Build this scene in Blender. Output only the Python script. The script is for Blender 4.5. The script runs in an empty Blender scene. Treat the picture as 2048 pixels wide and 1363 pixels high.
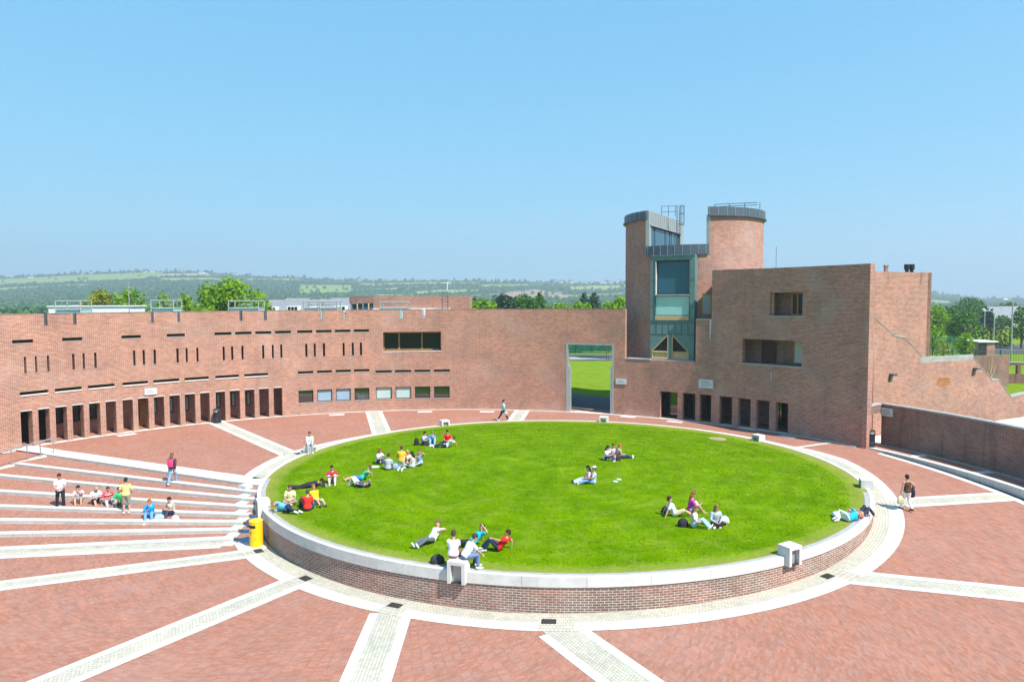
import bpy, math, random
import numpy as np
from mathutils import Vector
sc = bpy.context.scene
random.seed(7); rng = np.random.default_rng(7)
R_ = math.radians
# ------------------------------------------------------------------ camera, sky, sun, exposure
F, PITCH, ROLL, H = 1424.9, 0.0574, -0.0045, 10.0
_c, _s = math.cos(PITCH), math.sin(PITCH)
WD = np.array([0, _c, -_s]); UP = np.array([0, _s, _c]); RT = np.array([1., 0, 0])
RT, UP = math.cos(ROLL)*RT + math.sin(ROLL)*UP, -math.sin(ROLL)*RT + math.cos(ROLL)*UP
cd = bpy.data.cameras.new('camera'); cam = bpy.data.objects.new('camera', cd); sc.collection.objects.link(cam)
from mathutils import Matrix
cam.matrix_world = Matrix(((RT[0], UP[0], -WD[0], 0), (RT[1], UP[1], -WD[1], 0), (RT[2], UP[2], -WD[2], H), (0, 0, 0, 1)))
cd.sensor_width = 36; cd.lens = 36*F/2048; cd.clip_end = 20000; cd.clip_start = .5
sc.camera = cam
SUN_EL, SUN_DIR = R_(52), np.array([0.72, -0.694])
w = bpy.data.worlds.new("World"); sc.world = w; w.use_nodes = True
nt = w.node_tree; bg = nt.nodes['Background']
sky = nt.nodes.new('ShaderNodeTexSky'); sky.sky_type = 'NISHITA'; sky.sun_disc = False
sky.sun_elevation = SUN_EL; sky.sun_rotation = math.atan2(SUN_DIR[0], SUN_DIR[1])
sky.air_density = 1.0; sky.dust_density = .3; sky.ozone_density = 2.0; sky.altitude = 0
sp = nt.nodes.new('ShaderNodeSeparateColor'); cb = nt.nodes.new('ShaderNodeCombineColor'); nt.links.new(sky.outputs[0], sp.inputs[0])
for i_, (g_, k_) in enumerate(((.55, 1.36), (.34, 3.62), (.2, 6.0))):      # clear spring sky: flattens the bright horizon, deepens the blue
    pw = nt.nodes.new('ShaderNodeMath'); pw.operation = 'POWER'; pw.inputs[1].default_value = g_; nt.links.new(sp.outputs[i_], pw.inputs[0])
    ml = nt.nodes.new('ShaderNodeMath'); ml.operation = 'MULTIPLY'; ml.inputs[1].default_value = k_; nt.links.new(pw.outputs[0], ml.inputs[0]); nt.links.new(ml.outputs[0], cb.inputs[i_])
nt.links.new(cb.outputs[0], bg.inputs[0]); bg.inputs[1].default_value = .07
sl = bpy.data.lights.new('sun', 'SUN'); sl.energy = 5.0; sl.angle = R_(.53); sl.color = (1, .96, .89)
so = bpy.data.objects.new('sun', sl); sc.collection.objects.link(so)
sv = Vector((SUN_DIR[0]*math.cos(SUN_EL), SUN_DIR[1]*math.cos(SUN_EL), math.sin(SUN_EL)))
so.rotation_euler = sv.to_track_quat('Z', 'Y').to_euler(); so.location = (0, 0, 60)
vs = sc.view_settings; vs.view_transform = 'Standard'; vs.look = 'None'; vs.exposure = .75; vs.gamma = 1; vs.use_curve_mapping = False
sc.render.engine = 'CYCLES'
cy = sc.cycles; cy.use_denoising = True
try: cy.denoiser = 'OPENIMAGEDENOISE'; cy.denoising_input_passes = 'RGB_ALBEDO_NORMAL'; cy.denoising_prefilter = 'FAST'
except Exception: pass
cy.max_bounces = 6; cy.diffuse_bounces = 3; cy.glossy_bounces = 3; cy.transmission_bounces = 4; cy.volume_bounces = 0; cy.use_adaptive_sampling = True
cy.caustics_reflective = False; cy.caustics_refractive = False; cy.sample_clamp_indirect = 8

# ------------------------------------------------------------------ survey helpers: photo pixel -> place in the courtyard
C = np.array([2.65, 41.83]); RL = 16.8           # lawn circle
W = np.array([-5.37, 32.5]); RW = 32.6           # curved facade circle
S = np.array([-5.3, 34.2])                       # hub of the paving spokes
def ray(p): return WD + (p[0]-1024)/F*RT - (p[1]-681.5)/F*UP
def onz(x, y, z=0.):
    d = ray((x, y)); return d*((z-H)/d[2]) + np.array([0, 0, H])
def ony(x, y, Y):
    d = ray((x, y)); return d*(Y/d[1]) + np.array([0, 0, H])
def cyl(x, y, c=W, R=RW):
    d = ray((x, y)); a = d[0]**2+d[1]**2; b = -(d[0]*c[0]+d[1]*c[1]); k = c@c-R*R
    q = d*((-b+math.sqrt(max(0, b*b-a*k)))/a) + np.array([0, 0, H])
    return math.atan2(q[1]-c[1], q[0]-c[0]), q[2]
PH = [-172.4, -60, -31, -18, -8, 6, 27, 154.3]; ZP = [-1.36, -1.34, -1.12, -1.0, -.8, -.42, 0, 0]
STEPA = [154.3, 158.5, 162.7, 167.9, 173.0, 177.7, 182.3, 187.6]; RISE = .17
def phi_of(x, y): return math.degrees(math.atan2(y-S[1], x-S[0]))
def zphi(p):
    if p < -172.4: p += 360
    if p > 154.3:
        return -RISE*sum(1 for a in STEPA if p > a)
    return float(np.interp(p, PH, ZP))
def gz(x, y): return zphi(phi_of(x, y))

# ------------------------------------------------------------------ mesh builder
COL = sc.collection
class MB:
    def __init__(s): s.v = []; s.f = []; s.uv = {}; s.m = []
    def face(s, pts, uv=None, m=0):
        n = len(s.v); s.v += [tuple(map(float, p)) for p in pts]; s.f.append(tuple(range(n, n+len(pts)))); s.m.append(m)
        if uv is not None: s.uv[len(s.f)-1] = uv
    def box(s, c, d, rz=0, m=0, bev=0):
        cx, cy_, cz = c; x, y, z = d[0]/2, d[1]/2, d[2]/2; co, si = math.cos(rz), math.sin(rz)
        P = lambda a, b, e: (cx+a*co-b*si, cy_+a*si+b*co, cz+e)
        v = [P(a, b, e) for e in (-z, z) for a, b in ((-x, -y), (x, -y), (x, y), (-x, y))]
        for q in ((3, 2, 1, 0), (4, 5, 6, 7), (0, 1, 5, 4), (1, 2, 6, 5), (2, 3, 7, 6), (3, 0, 4, 7)):
            s.face([v[i] for i in q], m=m)
    def obox(s, o, ax, ay, az, m=0):
        o, ax, ay, az = map(np.asarray, (o, ax, ay, az))
        v = [o, o+ax, o+ax+ay, o+ay, o+az, o+ax+az, o+ax+ay+az, o+ay+az]
        for q in ((3, 2, 1, 0), (4, 5, 6, 7), (0, 1, 5, 4), (1, 2, 6, 5), (2, 3, 7, 6), (3, 0, 4, 7)):
            s.face([v[i] for i in q], m=m)
    def loft(s, rings, cap=True, m=0):
        n = len(s.v); k = len(rings[0])
        for r in rings: s.v += [tuple(map(float, p)) for p in r]
        for i in range(len(rings)-1):
            for j in range(k):
                a, b = n+i*k+j, n+i*k+(j+1) % k
                s.f.append((a, b, b+k, a+k)); s.m.append(m)
        if cap:
            s.f.append(tuple(n+j for j in reversed(range(k)))); s.m.append(m)
            s.f.append(tuple(n+(len(rings)-1)*k+j for j in range(k))); s.m.append(m)
    def tube(s, pts, r, n=6, m=0, cap=True):
        pts = [np.asarray(p, float) for p in pts]; rr = r if hasattr(r, '__len__') else [r]*len(pts)
        rings = []; u = None
        for i, p in enumerate(pts):
            t = pts[min(i+1, len(pts)-1)]-pts[max(i-1, 0)]; t = t/(np.linalg.norm(t)+1e-9)
            if u is None: u = np.cross(t, [0, 0, 1.]) if abs(t[2]) < .9 else np.cross(t, [0, 1., 0])
            u = u - t*(u@t); u /= np.linalg.norm(u)+1e-9; v = np.cross(t, u)
            rings.append([p+rr[i]*(math.cos(a)*u+math.sin(a)*v) for a in [2*math.pi*j/n for j in range(n)]])
        s.loft(rings, cap, m)
    def cylz(s, c, r, h, n=20, m=0, r2=None):
        r2 = r if r2 is None else r2
        s.loft([[(c[0]+q*math.cos(2*math.pi*j/n), c[1]+q*math.sin(2*math.pi*j/n), z) for j in range(n)] for q, z in ((r, c[2]), (r2, c[2]+h))], True, m)
    def build(s, name, mats, parent=None, smooth=False, origin=None):
        me = bpy.data.meshes.new(name)
        V = np.array(s.v, dtype=np.float64).reshape(-1, 3)
        o = np.array(origin if origin is not None else ((parent['_o'] if parent is not None else (0, 0, 0))), float)
        off = np.array(parent['_o'][:] if parent is not None else o, float)
        base = o if parent is None else off
        me.from_pydata((V-base).tolist(), [], s.f)
        mats = mats if isinstance(mats, (list, tuple)) else [mats]
        for mt in mats: me.materials.append(mt)
        me.polygons.foreach_set('material_index', s.m)
        ul = me.uv_layers.new(name='UVMap'); nl = len(me.loops)
        li = np.zeros(nl, np.int32); me.loops.foreach_get('vertex_index', li)
        npoly = len(me.polygons); ls = np.zeros(npoly, np.int32); lt = np.zeros(npoly, np.int32); nn = np.zeros(npoly*3)
        me.polygons.foreach_get('loop_start', ls); me.polygons.foreach_get('loop_total', lt); me.polygons.foreach_get('normal', nn); nn = nn.reshape(-1, 3)
        pn = np.repeat(nn, lt, axis=0); P = V[li]
        hz = np.hypot(pn[:, 0], pn[:, 1])+1e-9
        u = np.where(np.abs(pn[:, 2]) > .7, P[:, 0], (-pn[:, 1]*P[:, 0]+pn[:, 0]*P[:, 1])/hz)
        v = np.where(np.abs(pn[:, 2]) > .7, P[:, 1], P[:, 2])
        UVs = np.stack([u, v], 1)
        for fi, q in s.uv.items():
            UVs[ls[fi]:ls[fi]+lt[fi]] = q
        ul.data.foreach_set('uv', UVs.astype(np.float32).ravel())
        if smooth: me.polygons.foreach_set('use_smooth', [True]*npoly)
        me.update()
        ob = bpy.data.objects.new(name, me); COL.objects.link(ob)
        if parent is not None: ob.parent = parent; ob['_o'] = [float(x) for x in off]
        else: ob.location = base; ob['_o'] = [float(x) for x in base]
        return ob
def tag(o, label=None, cat=None, group=None, kind=None):
    if label: o['label'] = label
    if cat: o['category'] = cat
    if group: o['group'] = group
    if kind: o['kind'] = kind
    return o
def thing(name, loc, label, cat, group=None):
    o = bpy.data.objects.new(name, None); COL.objects.link(o); o.location = tuple(map(float, loc)); o['_o'] = [float(x) for x in loc]
    o.empty_display_size = .3
    return tag(o, label, cat, group)

# ------------------------------------------------------------------ materials
def newmat(name):
    m = bpy.data.materials.new(name); m.use_nodes = True; t = m.node_tree
    return m, t, t.nodes['Principled BSDF']
def N(t, typ, **kw):
    n = t.nodes.new(typ)
    for k, v in kw.items():
        if k.startswith('i_'):
            kk = k[2:]; n.inputs[int(kk) if kk.isdigit() else kk].default_value = v
        else: setattr(n, k, v)
    return n
def ramp(t, fac, stops):
    r = N(t, 'ShaderNodeValToRGB'); e = r.color_ramp.elements
    while len(e) < len(stops): e.new(.5)
    for i, (p, c) in enumerate(stops): e[i].position = p; e[i].color = (*c, 1) if len(c) == 3 else c
    t.links.new(fac, r.inputs[0]); return r
def mixc(t, fac, a, b, mode='MIX'):
    m = N(t, 'ShaderNodeMix', data_type='RGBA', blend_type=mode)
    for sock, val in ((m.inputs['Factor'], fac), (m.inputs[6], a), (m.inputs[7], b)):
        if hasattr(val, 'is_linked'): t.links.new(val, sock)
        else: sock.default_value = val if not hasattr(val, '__len__') else ((*val, 1) if len(val) == 3 else val)
    return m.outputs[2]
def simple(name, col, rough=.7, var=.12, scale=3., metal=0., spec=.4, bump=0., coord='Object'):
    m, t, b = newmat(name)
    tc = N(t, 'ShaderNodeTexCoord'); nz = N(t, 'ShaderNodeTexNoise', i_Scale=scale, i_Detail=5., i_Roughness=.65)
    t.links.new(tc.outputs[coord], nz.inputs['Vector'])
    r = ramp(t, nz.outputs[0], [(.3, tuple(max(0, c*(1-var)) for c in col)), (.7, tuple(min(1, c*(1+var)) for c in col))])
    t.links.new(r.outputs[0], b.inputs['Base Color']); b.inputs['Roughness'].default_value = rough; b.inputs['Metallic'].default_value = metal
    b.inputs['Specular IOR Level'].default_value = spec
    if bump:
        bp = N(t, 'ShaderNodeBump', i_Strength=bump, i_Distance=.02); t.links.new(nz.outputs[0], bp.inputs['Height']); t.links.new(bp.outputs[0], b.inputs['Normal'])
    return m
def brick(name, c1, c2, c3, mortar, bw=.27, bh=.09, ms=.009, stain=.35, pale=(.55, .46, .4), rot=0., streak=False, dark=.0, vv=.26):
    m, t, b = newmat(name)
    uv = N(t, 'ShaderNodeUVMap'); mp = N(t, 'ShaderNodeMapping'); mp.inputs['Rotation'].default_value = (0, 0, rot)
    t.links.new(uv.outputs[0], mp.inputs[0])
    def bt(a, bb, sc_):
        k = N(t, 'ShaderNodeTexBrick', offset=.5, i_Scale=1.); k.inputs['Brick Width'].default_value = bw; k.inputs['Row Height'].default_value = bh
        k.inputs['Mortar Size'].default_value = ms; k.inputs['Color1'].default_value = (*a, 1); k.inputs['Color2'].default_value = (*bb, 1); k.inputs['Mortar'].default_value = (*mortar, 1)
        k.inputs['Bias'].default_value = -.1; k.inputs['Mortar Smooth'].default_value = .1
        t.links.new(mp.outputs[0], k.inputs[0]); return k
    k1 = bt(c1, c2, 1); k2 = bt(c2, c3, 1); k2.inputs['Bias'].default_value = .2
    # big patches choose the batch of bricks
    n1 = N(t, 'ShaderNodeTexNoise', i_Scale=.45, i_Detail=4., i_Roughness=.6); t.links.new(uv.outputs[0], n1.inputs[0])
    if streak:
        mp2 = N(t, 'ShaderNodeMapping'); mp2.inputs['Scale'].default_value = (.35, 2.2, 1); mp2.inputs['Rotation'].default_value = (0, 0, .5)
        t.links.new(uv.outputs[0], mp2.inputs[0]); n1.inputs['Scale'].default_value = 1.1; t.links.new(mp2.outputs[0], n1.inputs[0])
    f1 = ramp(t, n1.outputs[0], [(.35, (0, 0, 0)), (.65, (1, 1, 1))] if not streak else [(.2, (0, 0, 0)), (.85, (1, 1, 1))])
    col = mixc(t, f1.outputs[0], k1.outputs[0], k2.outputs[0])
    # individual brick tone, aligned with the courses
    k3 = N(t, 'ShaderNodeTexBrick', offset=.5, i_Scale=1.); k3.inputs['Brick Width'].default_value = bw; k3.inputs['Row Height'].default_value = bh; k3.inputs['Mortar Size'].default_value = 0.
    k3.inputs['Color1'].default_value = (0, 0, 0, 1); k3.inputs['Color2'].default_value = (1, 1, 1, 1); k3.inputs['Bias'].default_value = 0.; k3.inputs['Mortar'].default_value = (.5, .5, .5, 1)
    t.links.new(mp.outputs[0], k3.inputs[0])
    hv = N(t, 'ShaderNodeHueSaturation'); rr = N(t, 'ShaderNodeMapRange'); rr.inputs[3].default_value = 1-vv; rr.inputs[4].default_value = 1+vv
    t.links.new(k3.outputs[0], rr.inputs[0]); t.links.new(rr.outputs[0], hv.inputs['Value']); t.links.new(col, hv.inputs['Color'])
    col = hv.outputs[0]
    # efflorescence / weather marks
    n2 = N(t, 'ShaderNodeTexNoise', i_Scale=.22, i_Detail=7., i_Roughness=.7, i_Distortion=.6); t.links.new(uv.outputs[0], n2.inputs[0])
    f2 = ramp(t, n2.outputs[0], [(.5, (0, 0, 0)), (.74, (stain,)*3)])
    col = mixc(t, f2.outputs[0], col, pale)
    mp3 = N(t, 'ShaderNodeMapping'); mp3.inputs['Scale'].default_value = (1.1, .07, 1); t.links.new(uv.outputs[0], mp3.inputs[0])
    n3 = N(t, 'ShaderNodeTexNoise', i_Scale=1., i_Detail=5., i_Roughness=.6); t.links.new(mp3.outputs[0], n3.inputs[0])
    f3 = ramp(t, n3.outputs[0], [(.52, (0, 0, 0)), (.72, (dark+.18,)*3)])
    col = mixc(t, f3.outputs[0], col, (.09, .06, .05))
    t.links.new(col, b.inputs['Base Color']); b.inputs['Roughness'].default_value = .85; b.inputs['Specular IOR Level'].default_value = .25
    bp = N(t, 'ShaderNodeBump', i_Strength=.5, i_Distance=.012); bp.invert = True
    t.links.new(k1.outputs['Fac'], bp.inputs['Height']); t.links.new(bp.outputs[0], b.inputs['Normal'])
    return m
M = {}
M['brick'] = brick('facade_brick', (.42, .16, .096), (.335, .123, .078), (.2, .085, .062), (.53, .39, .31), ms=.013, vv=.23, pale=(.56, .4, .34))
M['brick2'] = brick('tower_brick', (.43, .155, .098), (.32, .115, .08), (.19, .08, .06), (.55, .4, .33), pale=(.54, .41, .36), stain=.4, ms=.013, vv=.25)
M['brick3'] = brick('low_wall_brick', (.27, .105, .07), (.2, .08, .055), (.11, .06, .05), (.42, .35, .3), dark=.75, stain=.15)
M['brick4'] = brick('ring_wall_brick', (.36, .16, .115), (.25, .125, .095), (.12, .095, .085), (.52, .45, .39), bw=.29, bh=.093, ms=.012, stain=.3)
M['paver'] = brick('clay_pavers', (.44, .17, .1), (.36, .152, .105), (.23, .14, .115), (.31, .17, .13), bw=.22, bh=.07, ms=.004, stain=.3, pale=(.42, .28, .26), rot=.78, streak=True, dark=-.1, vv=.22)
M['concrete'] = simple('pale_concrete', (.57, .56, .53), .85, .13, 1.6, bump=.15)
M['concrete2'] = simple('grey_weathered_concrete', (.33, .33, .32), .9, .15, 2.5, bump=.15)
M['white_band'] = brick('white_paving_slab', (.6, .585, .55), (.56, .545, .51), (.5, .49, .455), (.34, .33, .3), bw=.9, bh=10, ms=.012, stain=.4, pale=(.44, .43, .38), vv=.08, dark=-.05)
M['step_riser'] = simple('step_riser_concrete', (.46, .455, .43), .9, .22, 1.7)
M['cobble'] = brick('granite_setts', (.55, .51, .42), (.48, .45, .375), (.4, .38, .32), (.32, .3, .24), bw=.13, bh=.11, ms=.012, stain=.4, pale=(.55, .5, .39), vv=.16, dark=-.08)
M['zinc'] = simple('dark_zinc', (.1, .125, .16), .42, .12, 1.5, metal=.35)
M['zinc_light'] = simple('pale_zinc', (.36, .38, .38), .45, .1, 2., metal=.3)
M['copper'] = simple('patinated_copper', (.11, .2, .2), .5, .14, 1.3, metal=.1)
M['copper_seam'] = simple('copper_seam', (.05, .095, .1), .55, .1, 1.3)
M['timber'] = simple('varnished_timber', (.36, .19, .06), .5, .2, 4.)
M['timber_pale'] = simple('pale_timber', (.5, .36, .19), .55, .2, 4.)
M['frame'] = simple('dark_window_frame', (.022, .024, .028), .45, .1)
M['glass'] = simple('dark_glass', (.012, .016, .018), .06, .1, .5, spec=.3)
M['glass_mirror'] = simple('reflecting_window_glass', (.014, .02, .02), .03, .1, .5, spec=.9); M['glass_mirror'].node_tree.nodes['Principled BSDF'].inputs['IOR'].default_value = 1.75
M['glass_sky'] = simple('sky_reflection_blue_glass', (.03, .105, .15), .12, .08, .5, spec=.35)  # blue of the reflected sky is put into the base colour
M['blind_blue'] = simple('glass_with_blue_blind', (.25, .36, .46), .15, .06, .8)
M['blind_pale'] = simple('glass_with_pale_blind', (.4, .5, .48), .12, .06, .8)
M['aqua'] = simple('aqua_glass_blind', (.3, .55, .52), .12, .08, 1.2)
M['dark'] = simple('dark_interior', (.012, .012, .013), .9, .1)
M['steel'] = simple('galvanised_steel', (.38, .4, .42), .4, .12, 6., metal=.7)
M['steel_dark'] = simple('painted_dark_steel', (.08, .1, .13), .45, .1, metal=.3)
M['white'] = simple('white_paint', (.72, .74, .74), .6, .05)
M['slab_grey'] = simple('roof_felt', (.22, .22, .22), .9, .2, .7)
M['slate'] = simple('slate_roof', (.2, .21, .235), .7, .15, .8)
M['plaque'] = simple('grey_stone_plaque', (.5, .55, .57), .5, .06, 5.)
M['ink'] = simple('engraved_letter', (.12, .14, .15), .6, .05)
M['bin_yellow'] = simple('yellow_enamel', (.85, .5, .005), .35, .04, 3., spec=.5)
M['bin_black'] = simple('black_plastic', (.02, .022, .026), .4, .15, 3.)
M['asphalt'] = simple('asphalt', (.075, .078, .085), .9, .18, 1.2)
M['green_mesh'] = simple('green_fence_mesh', (.02, .17, .11), .6, .25, .9)
M['green_paint'] = simple('dark_green_paint', (.015, .06, .045), .5, .1)
M['bark'] = simple('bark', (.1, .075, .05), .9, .3, 5.)
M['soil'] = simple('drain_iron', (.035, .033, .03), .7, .2, 8.)

def grass_mat(name, g1, g2, dry, rim=None, rings=False):
    m, t, b = newmat(name)
    tc = N(t, 'ShaderNodeTexCoord')
    n = N(t, 'ShaderNodeTexNoise', i_Scale=.35, i_Detail=8., i_Roughness=.72); t.links.new(tc.outputs['Object'], n.inputs[0])
    n2 = N(t, 'ShaderNodeTexNoise', i_Scale=6., i_Detail=5., i_Roughness=.75); t.links.new(tc.outputs['Object'], n2.inputs[0])
    r1 = ramp(t, n.outputs[0], [(.38, g1), (.62, g2)])
    r2 = ramp(t, n2.outputs[0], [(.3, (.78, .78, .78)), (.7, (1.15, 1.15, 1.15))])
    col = mixc(t, 1., r1.outputs[0], r2.outputs[0], 'MULTIPLY')
    n3 = N(t, 'ShaderNodeTexNoise', i_Scale=.8, i_Detail=6., i_Roughness=.7); t.links.new(tc.outputs['Object'], n3.inputs[0])
    f3 = ramp(t, n3.outputs[0], [(.48, (0, 0, 0)), (.74, (.62, .62, .62))]); col = mixc(t, f3.outputs[0], col, dry)
    ln = N(t, 'ShaderNodeVectorMath', operation='LENGTH')
    sx = N(t, 'ShaderNodeVectorMath', operation='MULTIPLY'); sx.inputs[1].default_value = (1, 1, 0); t.links.new(tc.outputs['Object'], sx.inputs[0]); t.links.new(sx.outputs[0], ln.inputs[0])
    if rings:
        ad = N(t, 'ShaderNodeMath', operation='MULTIPLY_ADD'); ad.inputs[1].default_value = 5.5; t.links.new(ln.outputs['Value'], ad.inputs[0])
        ml = N(t, 'ShaderNodeMath', operation='MULTIPLY'); ml.inputs[1].default_value = 6.; t.links.new(n.outputs[0], ml.inputs[0]); t.links.new(ml.outputs[0], ad.inputs[2])
        sn = N(t, 'ShaderNodeMath', operation='SINE'); t.links.new(ad.outputs[0], sn.inputs[0])
        fr = N(t, 'ShaderNodeMapRange'); fr.inputs[1].default_value = -1; fr.inputs[2].default_value = 1; fr.inputs[3].default_value = .95; fr.inputs[4].default_value = 1.05; t.links.new(sn.outputs[0], fr.inputs[0])
        hv = N(t, 'ShaderNodeHueSaturation'); t.links.new(col, hv.inputs['Color']); t.links.new(fr.outputs[0], hv.inputs['Value']); col = hv.outputs[0]
    if rim:
        ad = N(t, 'ShaderNodeMath', operation='MULTIPLY_ADD'); ad.inputs[1].default_value = 1.2; t.links.new(n2.outputs[0], ad.inputs[0]); t.links.new(ln.outputs['Value'], ad.inputs[2])
        fr = N(t, 'ShaderNodeMapRange'); fr.inputs[1].default_value = rim[0]; fr.inputs[2].default_value = rim[1]; fr.inputs[4].default_value = .75; t.links.new(ad.outputs[0], fr.inputs[0])
        col = mixc(t, fr.outputs[0], col, rim[2])
    t.links.new(col, b.inputs['Base Color']); b.inputs['Roughness'].default_value = .9; b.inputs['Specular IOR Level'].default_value = .0
    bp = N(t, 'ShaderNodeBump', i_Strength=.6, i_Distance=.06); t.links.new(n2.outputs[0], bp.inputs['Height']); t.links.new(bp.outputs[0], b.inputs['Normal'])
    return m
M['lawn'] = grass_mat('mown_lawn', (.08, .17, .0), (.13, .24, .0), (.21, .265, .03), rim=(16.1, 17.4, (.32, .27, .09)), rings=True)
M['field'] = grass_mat('rough_grass', (.12, .21, .01), (.17, .25, .02), (.26, .28, .05))
def leafmat(name, c, c2, tr=.35):
    m, t, b = newmat(name)
    tc = N(t, 'ShaderNodeTexCoord'); n = N(t, 'ShaderNodeTexNoise', i_Scale=.9, i_Detail=4.); t.links.new(tc.outputs['Object'], n.inputs[0])
    r = ramp(t, n.outputs[0], [(.35, c), (.68, c2)]); t.links.new(r.outputs[0], b.inputs['Base Color']); b.inputs['Roughness'].default_value = .6; b.inputs['Specular IOR Level'].default_value = .2
    tl = N(t, 'ShaderNodeBsdfTranslucent'); t.links.new(r.outputs[0], tl.inputs[0]); mx = N(t, 'ShaderNodeMixShader'); mx.inputs[0].default_value = tr
    t.links.new(b.outputs[0], mx.inputs[1]); t.links.new(tl.outputs[0], mx.inputs[2]); t.links.new(mx.outputs[0], t.nodes['Material Output'].inputs[0])
    return m
M['leaf'] = leafmat('fresh_leaves', (.15, .29, .006), (.25, .42, .012), .42)
M['leaf_mid'] = leafmat('green_leaves', (.045, .14, .016), (.1, .23, .025))
M['leaf_dark'] = leafmat('dark_needles', (.016, .05, .022), (.035, .085, .032), .15)
M['leaf_wood'] = leafmat('woodland_leaves', (.05, .15, .03), (.09, .21, .04))
M['leaf_yellow'] = leafmat('yellow_green_leaves', (.2, .24, .01), (.3, .3, .02))
M['leaf_red'] = leafmat('red_tinged_hedge', (.07, .14, .02), (.3, .1, .05))

# ------------------------------------------------------------------ generic wall with real openings
def fine(a, b, st): n = max(1, int(math.ceil(abs(b-a)/st))); return [a+(b-a)*i/n for i in range(n+1)]
def wall(mb, pos, u0, u1, z0, z1, ops, th, st=.6, m=0, back=True):
    U = sorted(set(round(x, 4) for x in fine(u0, u1, st)+[x for o in ops for x in o[:2] if u0 < x < u1]))
    Z = sorted(set(round(x, 4) for x in [z0, z1]+[x for o in ops for x in o[2:4] if z0 < x < z1]))
    def solid(i, j):
        if i < 0 or j < 0 or i >= len(U)-1 or j >= len(Z)-1: return False
        uc, zc = (U[i]+U[i+1])/2, (Z[j]+Z[j+1])/2
        return not any(o[0] < uc < o[1] and o[2] < zc < o[3] for o in ops)
    g = [[solid(i, j) for j in range(len(Z)-1)] for i in range(len(U)-1)]
    sg = lambda i, j: 0 <= i < len(U)-1 and 0 <= j < len(Z)-1 and g[i][j]
    for i in range(len(U)-1):
        for j in range(len(Z)-1):
            if not g[i][j]: continue
            a, b, c, d = U[i], U[i+1], Z[j], Z[j+1]; uv = [(a, c), (b, c), (b, d), (a, d)]
            mb.face([pos(a, c, 0), pos(b, c, 0), pos(b, d, 0), pos(a, d, 0)], uv, m)
            if back: mb.face([pos(b, c, th), pos(a, c, th), pos(a, d, th), pos(b, d, th)], [uv[1], uv[0], uv[3], uv[2]], m)
            if not sg(i-1, j): mb.face([pos(a, c, th), pos(a, c, 0), pos(a, d, 0), pos(a, d, th)], [(a+th, c), (a, c), (a, d), (a+th, d)], m)
            if not sg(i+1, j): mb.face([pos(b, c, 0), pos(b, c, th), pos(b, d, th), pos(b, d, 0)], [(b, c), (b+th, c), (b+th, d), (b, d)], m)
            if not sg(i, j-1): mb.face([pos(a, c, th), pos(b, c, th), pos(b, c, 0), pos(a, c, 0)], [(a, c+th), (b, c+th), (b, c), (a, c)], m)
            if not sg(i, j+1): mb.face([pos(a, d, 0), pos(b, d, 0), pos(b, d, th), pos(a, d, th)], [(a, d), (b, d), (b, d+th), (a, d+th)], m)
def slab(mb, pos, u0, u1, z0, z1, d0, d1, st=.8, m=0):
    wall(mb, lambda u, z, d: pos(u, z, d0+d), u0, u1, z0, z1, [], d1-d0, st, m)
def circ(c, R):       # u = -angle*R so that u grows to the right in view; depth grows outwards
    return lambda u, z, d: (c[0]+(R+d)*math.cos(-u/R), c[1]+(R+d)*math.sin(-u/R), z)
FW = circ(W, RW)
def fu(x, y): a, z = cyl(x, y); return -a*RW, z
def op(xl, ytl, xr, ybr, z0=None, z1=None):
    u0, zt = fu(xl, ytl); u1, zb = fu(xr, ybr)
    return (u0, u1, zb if z0 is None else z0, zt if z1 is None else z1)
def window(par, pos, o, d, glass, fr='frame', bars=(), fw=.06, name='window'):
    mb = MB(); u0, u1, z0, z1 = o
    slab(mb, pos, u0, u1, z0, z0+fw, d, d+.08); slab(mb, pos, u0, u1, z1-fw, z1, d, d+.08)
    slab(mb, pos, u0, u0+fw, z0+fw, z1-fw, d, d+.08); slab(mb, pos, u1-fw, u1, z0+fw, z1-fw, d, d+.08)
    for b in bars:
        ub = u0+(u1-u0)*b; slab(mb, pos, ub-fw/2, ub+fw/2, z0+fw, z1-fw, d, d+.08)
    f = mb.build(name, M[fr], par); g = MB(); slab(g, pos, u0+fw, u1-fw, z0+fw, z1-fw, d+.035, d+.05); g.build('pane', M[glass], f)
    return f

# ------------------------------------------------------------------ ground, plaza, steps
def ST(o): return tag(o, kind='structure')
mb = MB()
def plaza_sector(mb, p0, p1, r0, r1, z=None, dp=1.5, rs=None):
    ps = fine(p0, p1, dp)
    for a, b in zip(ps[:-1], ps[1:]):
        rr = rs or [r0, r1]
        for ra, rb in zip(rr[:-1], rr[1:]):
            q = []; uv = []
            for (p, r) in ((a, ra), (b, ra), (b, rb), (a, rb)):
                zz = zphi(p if p <= 180 else p-360) if z is None else z
                q.append((S[0]+r*math.cos(R_(p)), S[1]+r*math.sin(R_(p)), zz)); uv.append((R_(p)*24, r))
            mb.face(q, uv)
plaza_sector(mb, -172.4, -40, 4, 61); plaza_sector(mb, -40, 27, 4, 32.0); plaza_sector(mb, 27, 154.3, 4, 33.2)
ST(mb.build('plaza_paving', M['paver']))
mb = MB()   # upper walkway beside the low wall
plaza_sector(mb, -41, 27.4, 32.42, 33.85, z=0.)
ST(mb.build('walkway_paving', M['paver']))
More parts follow.
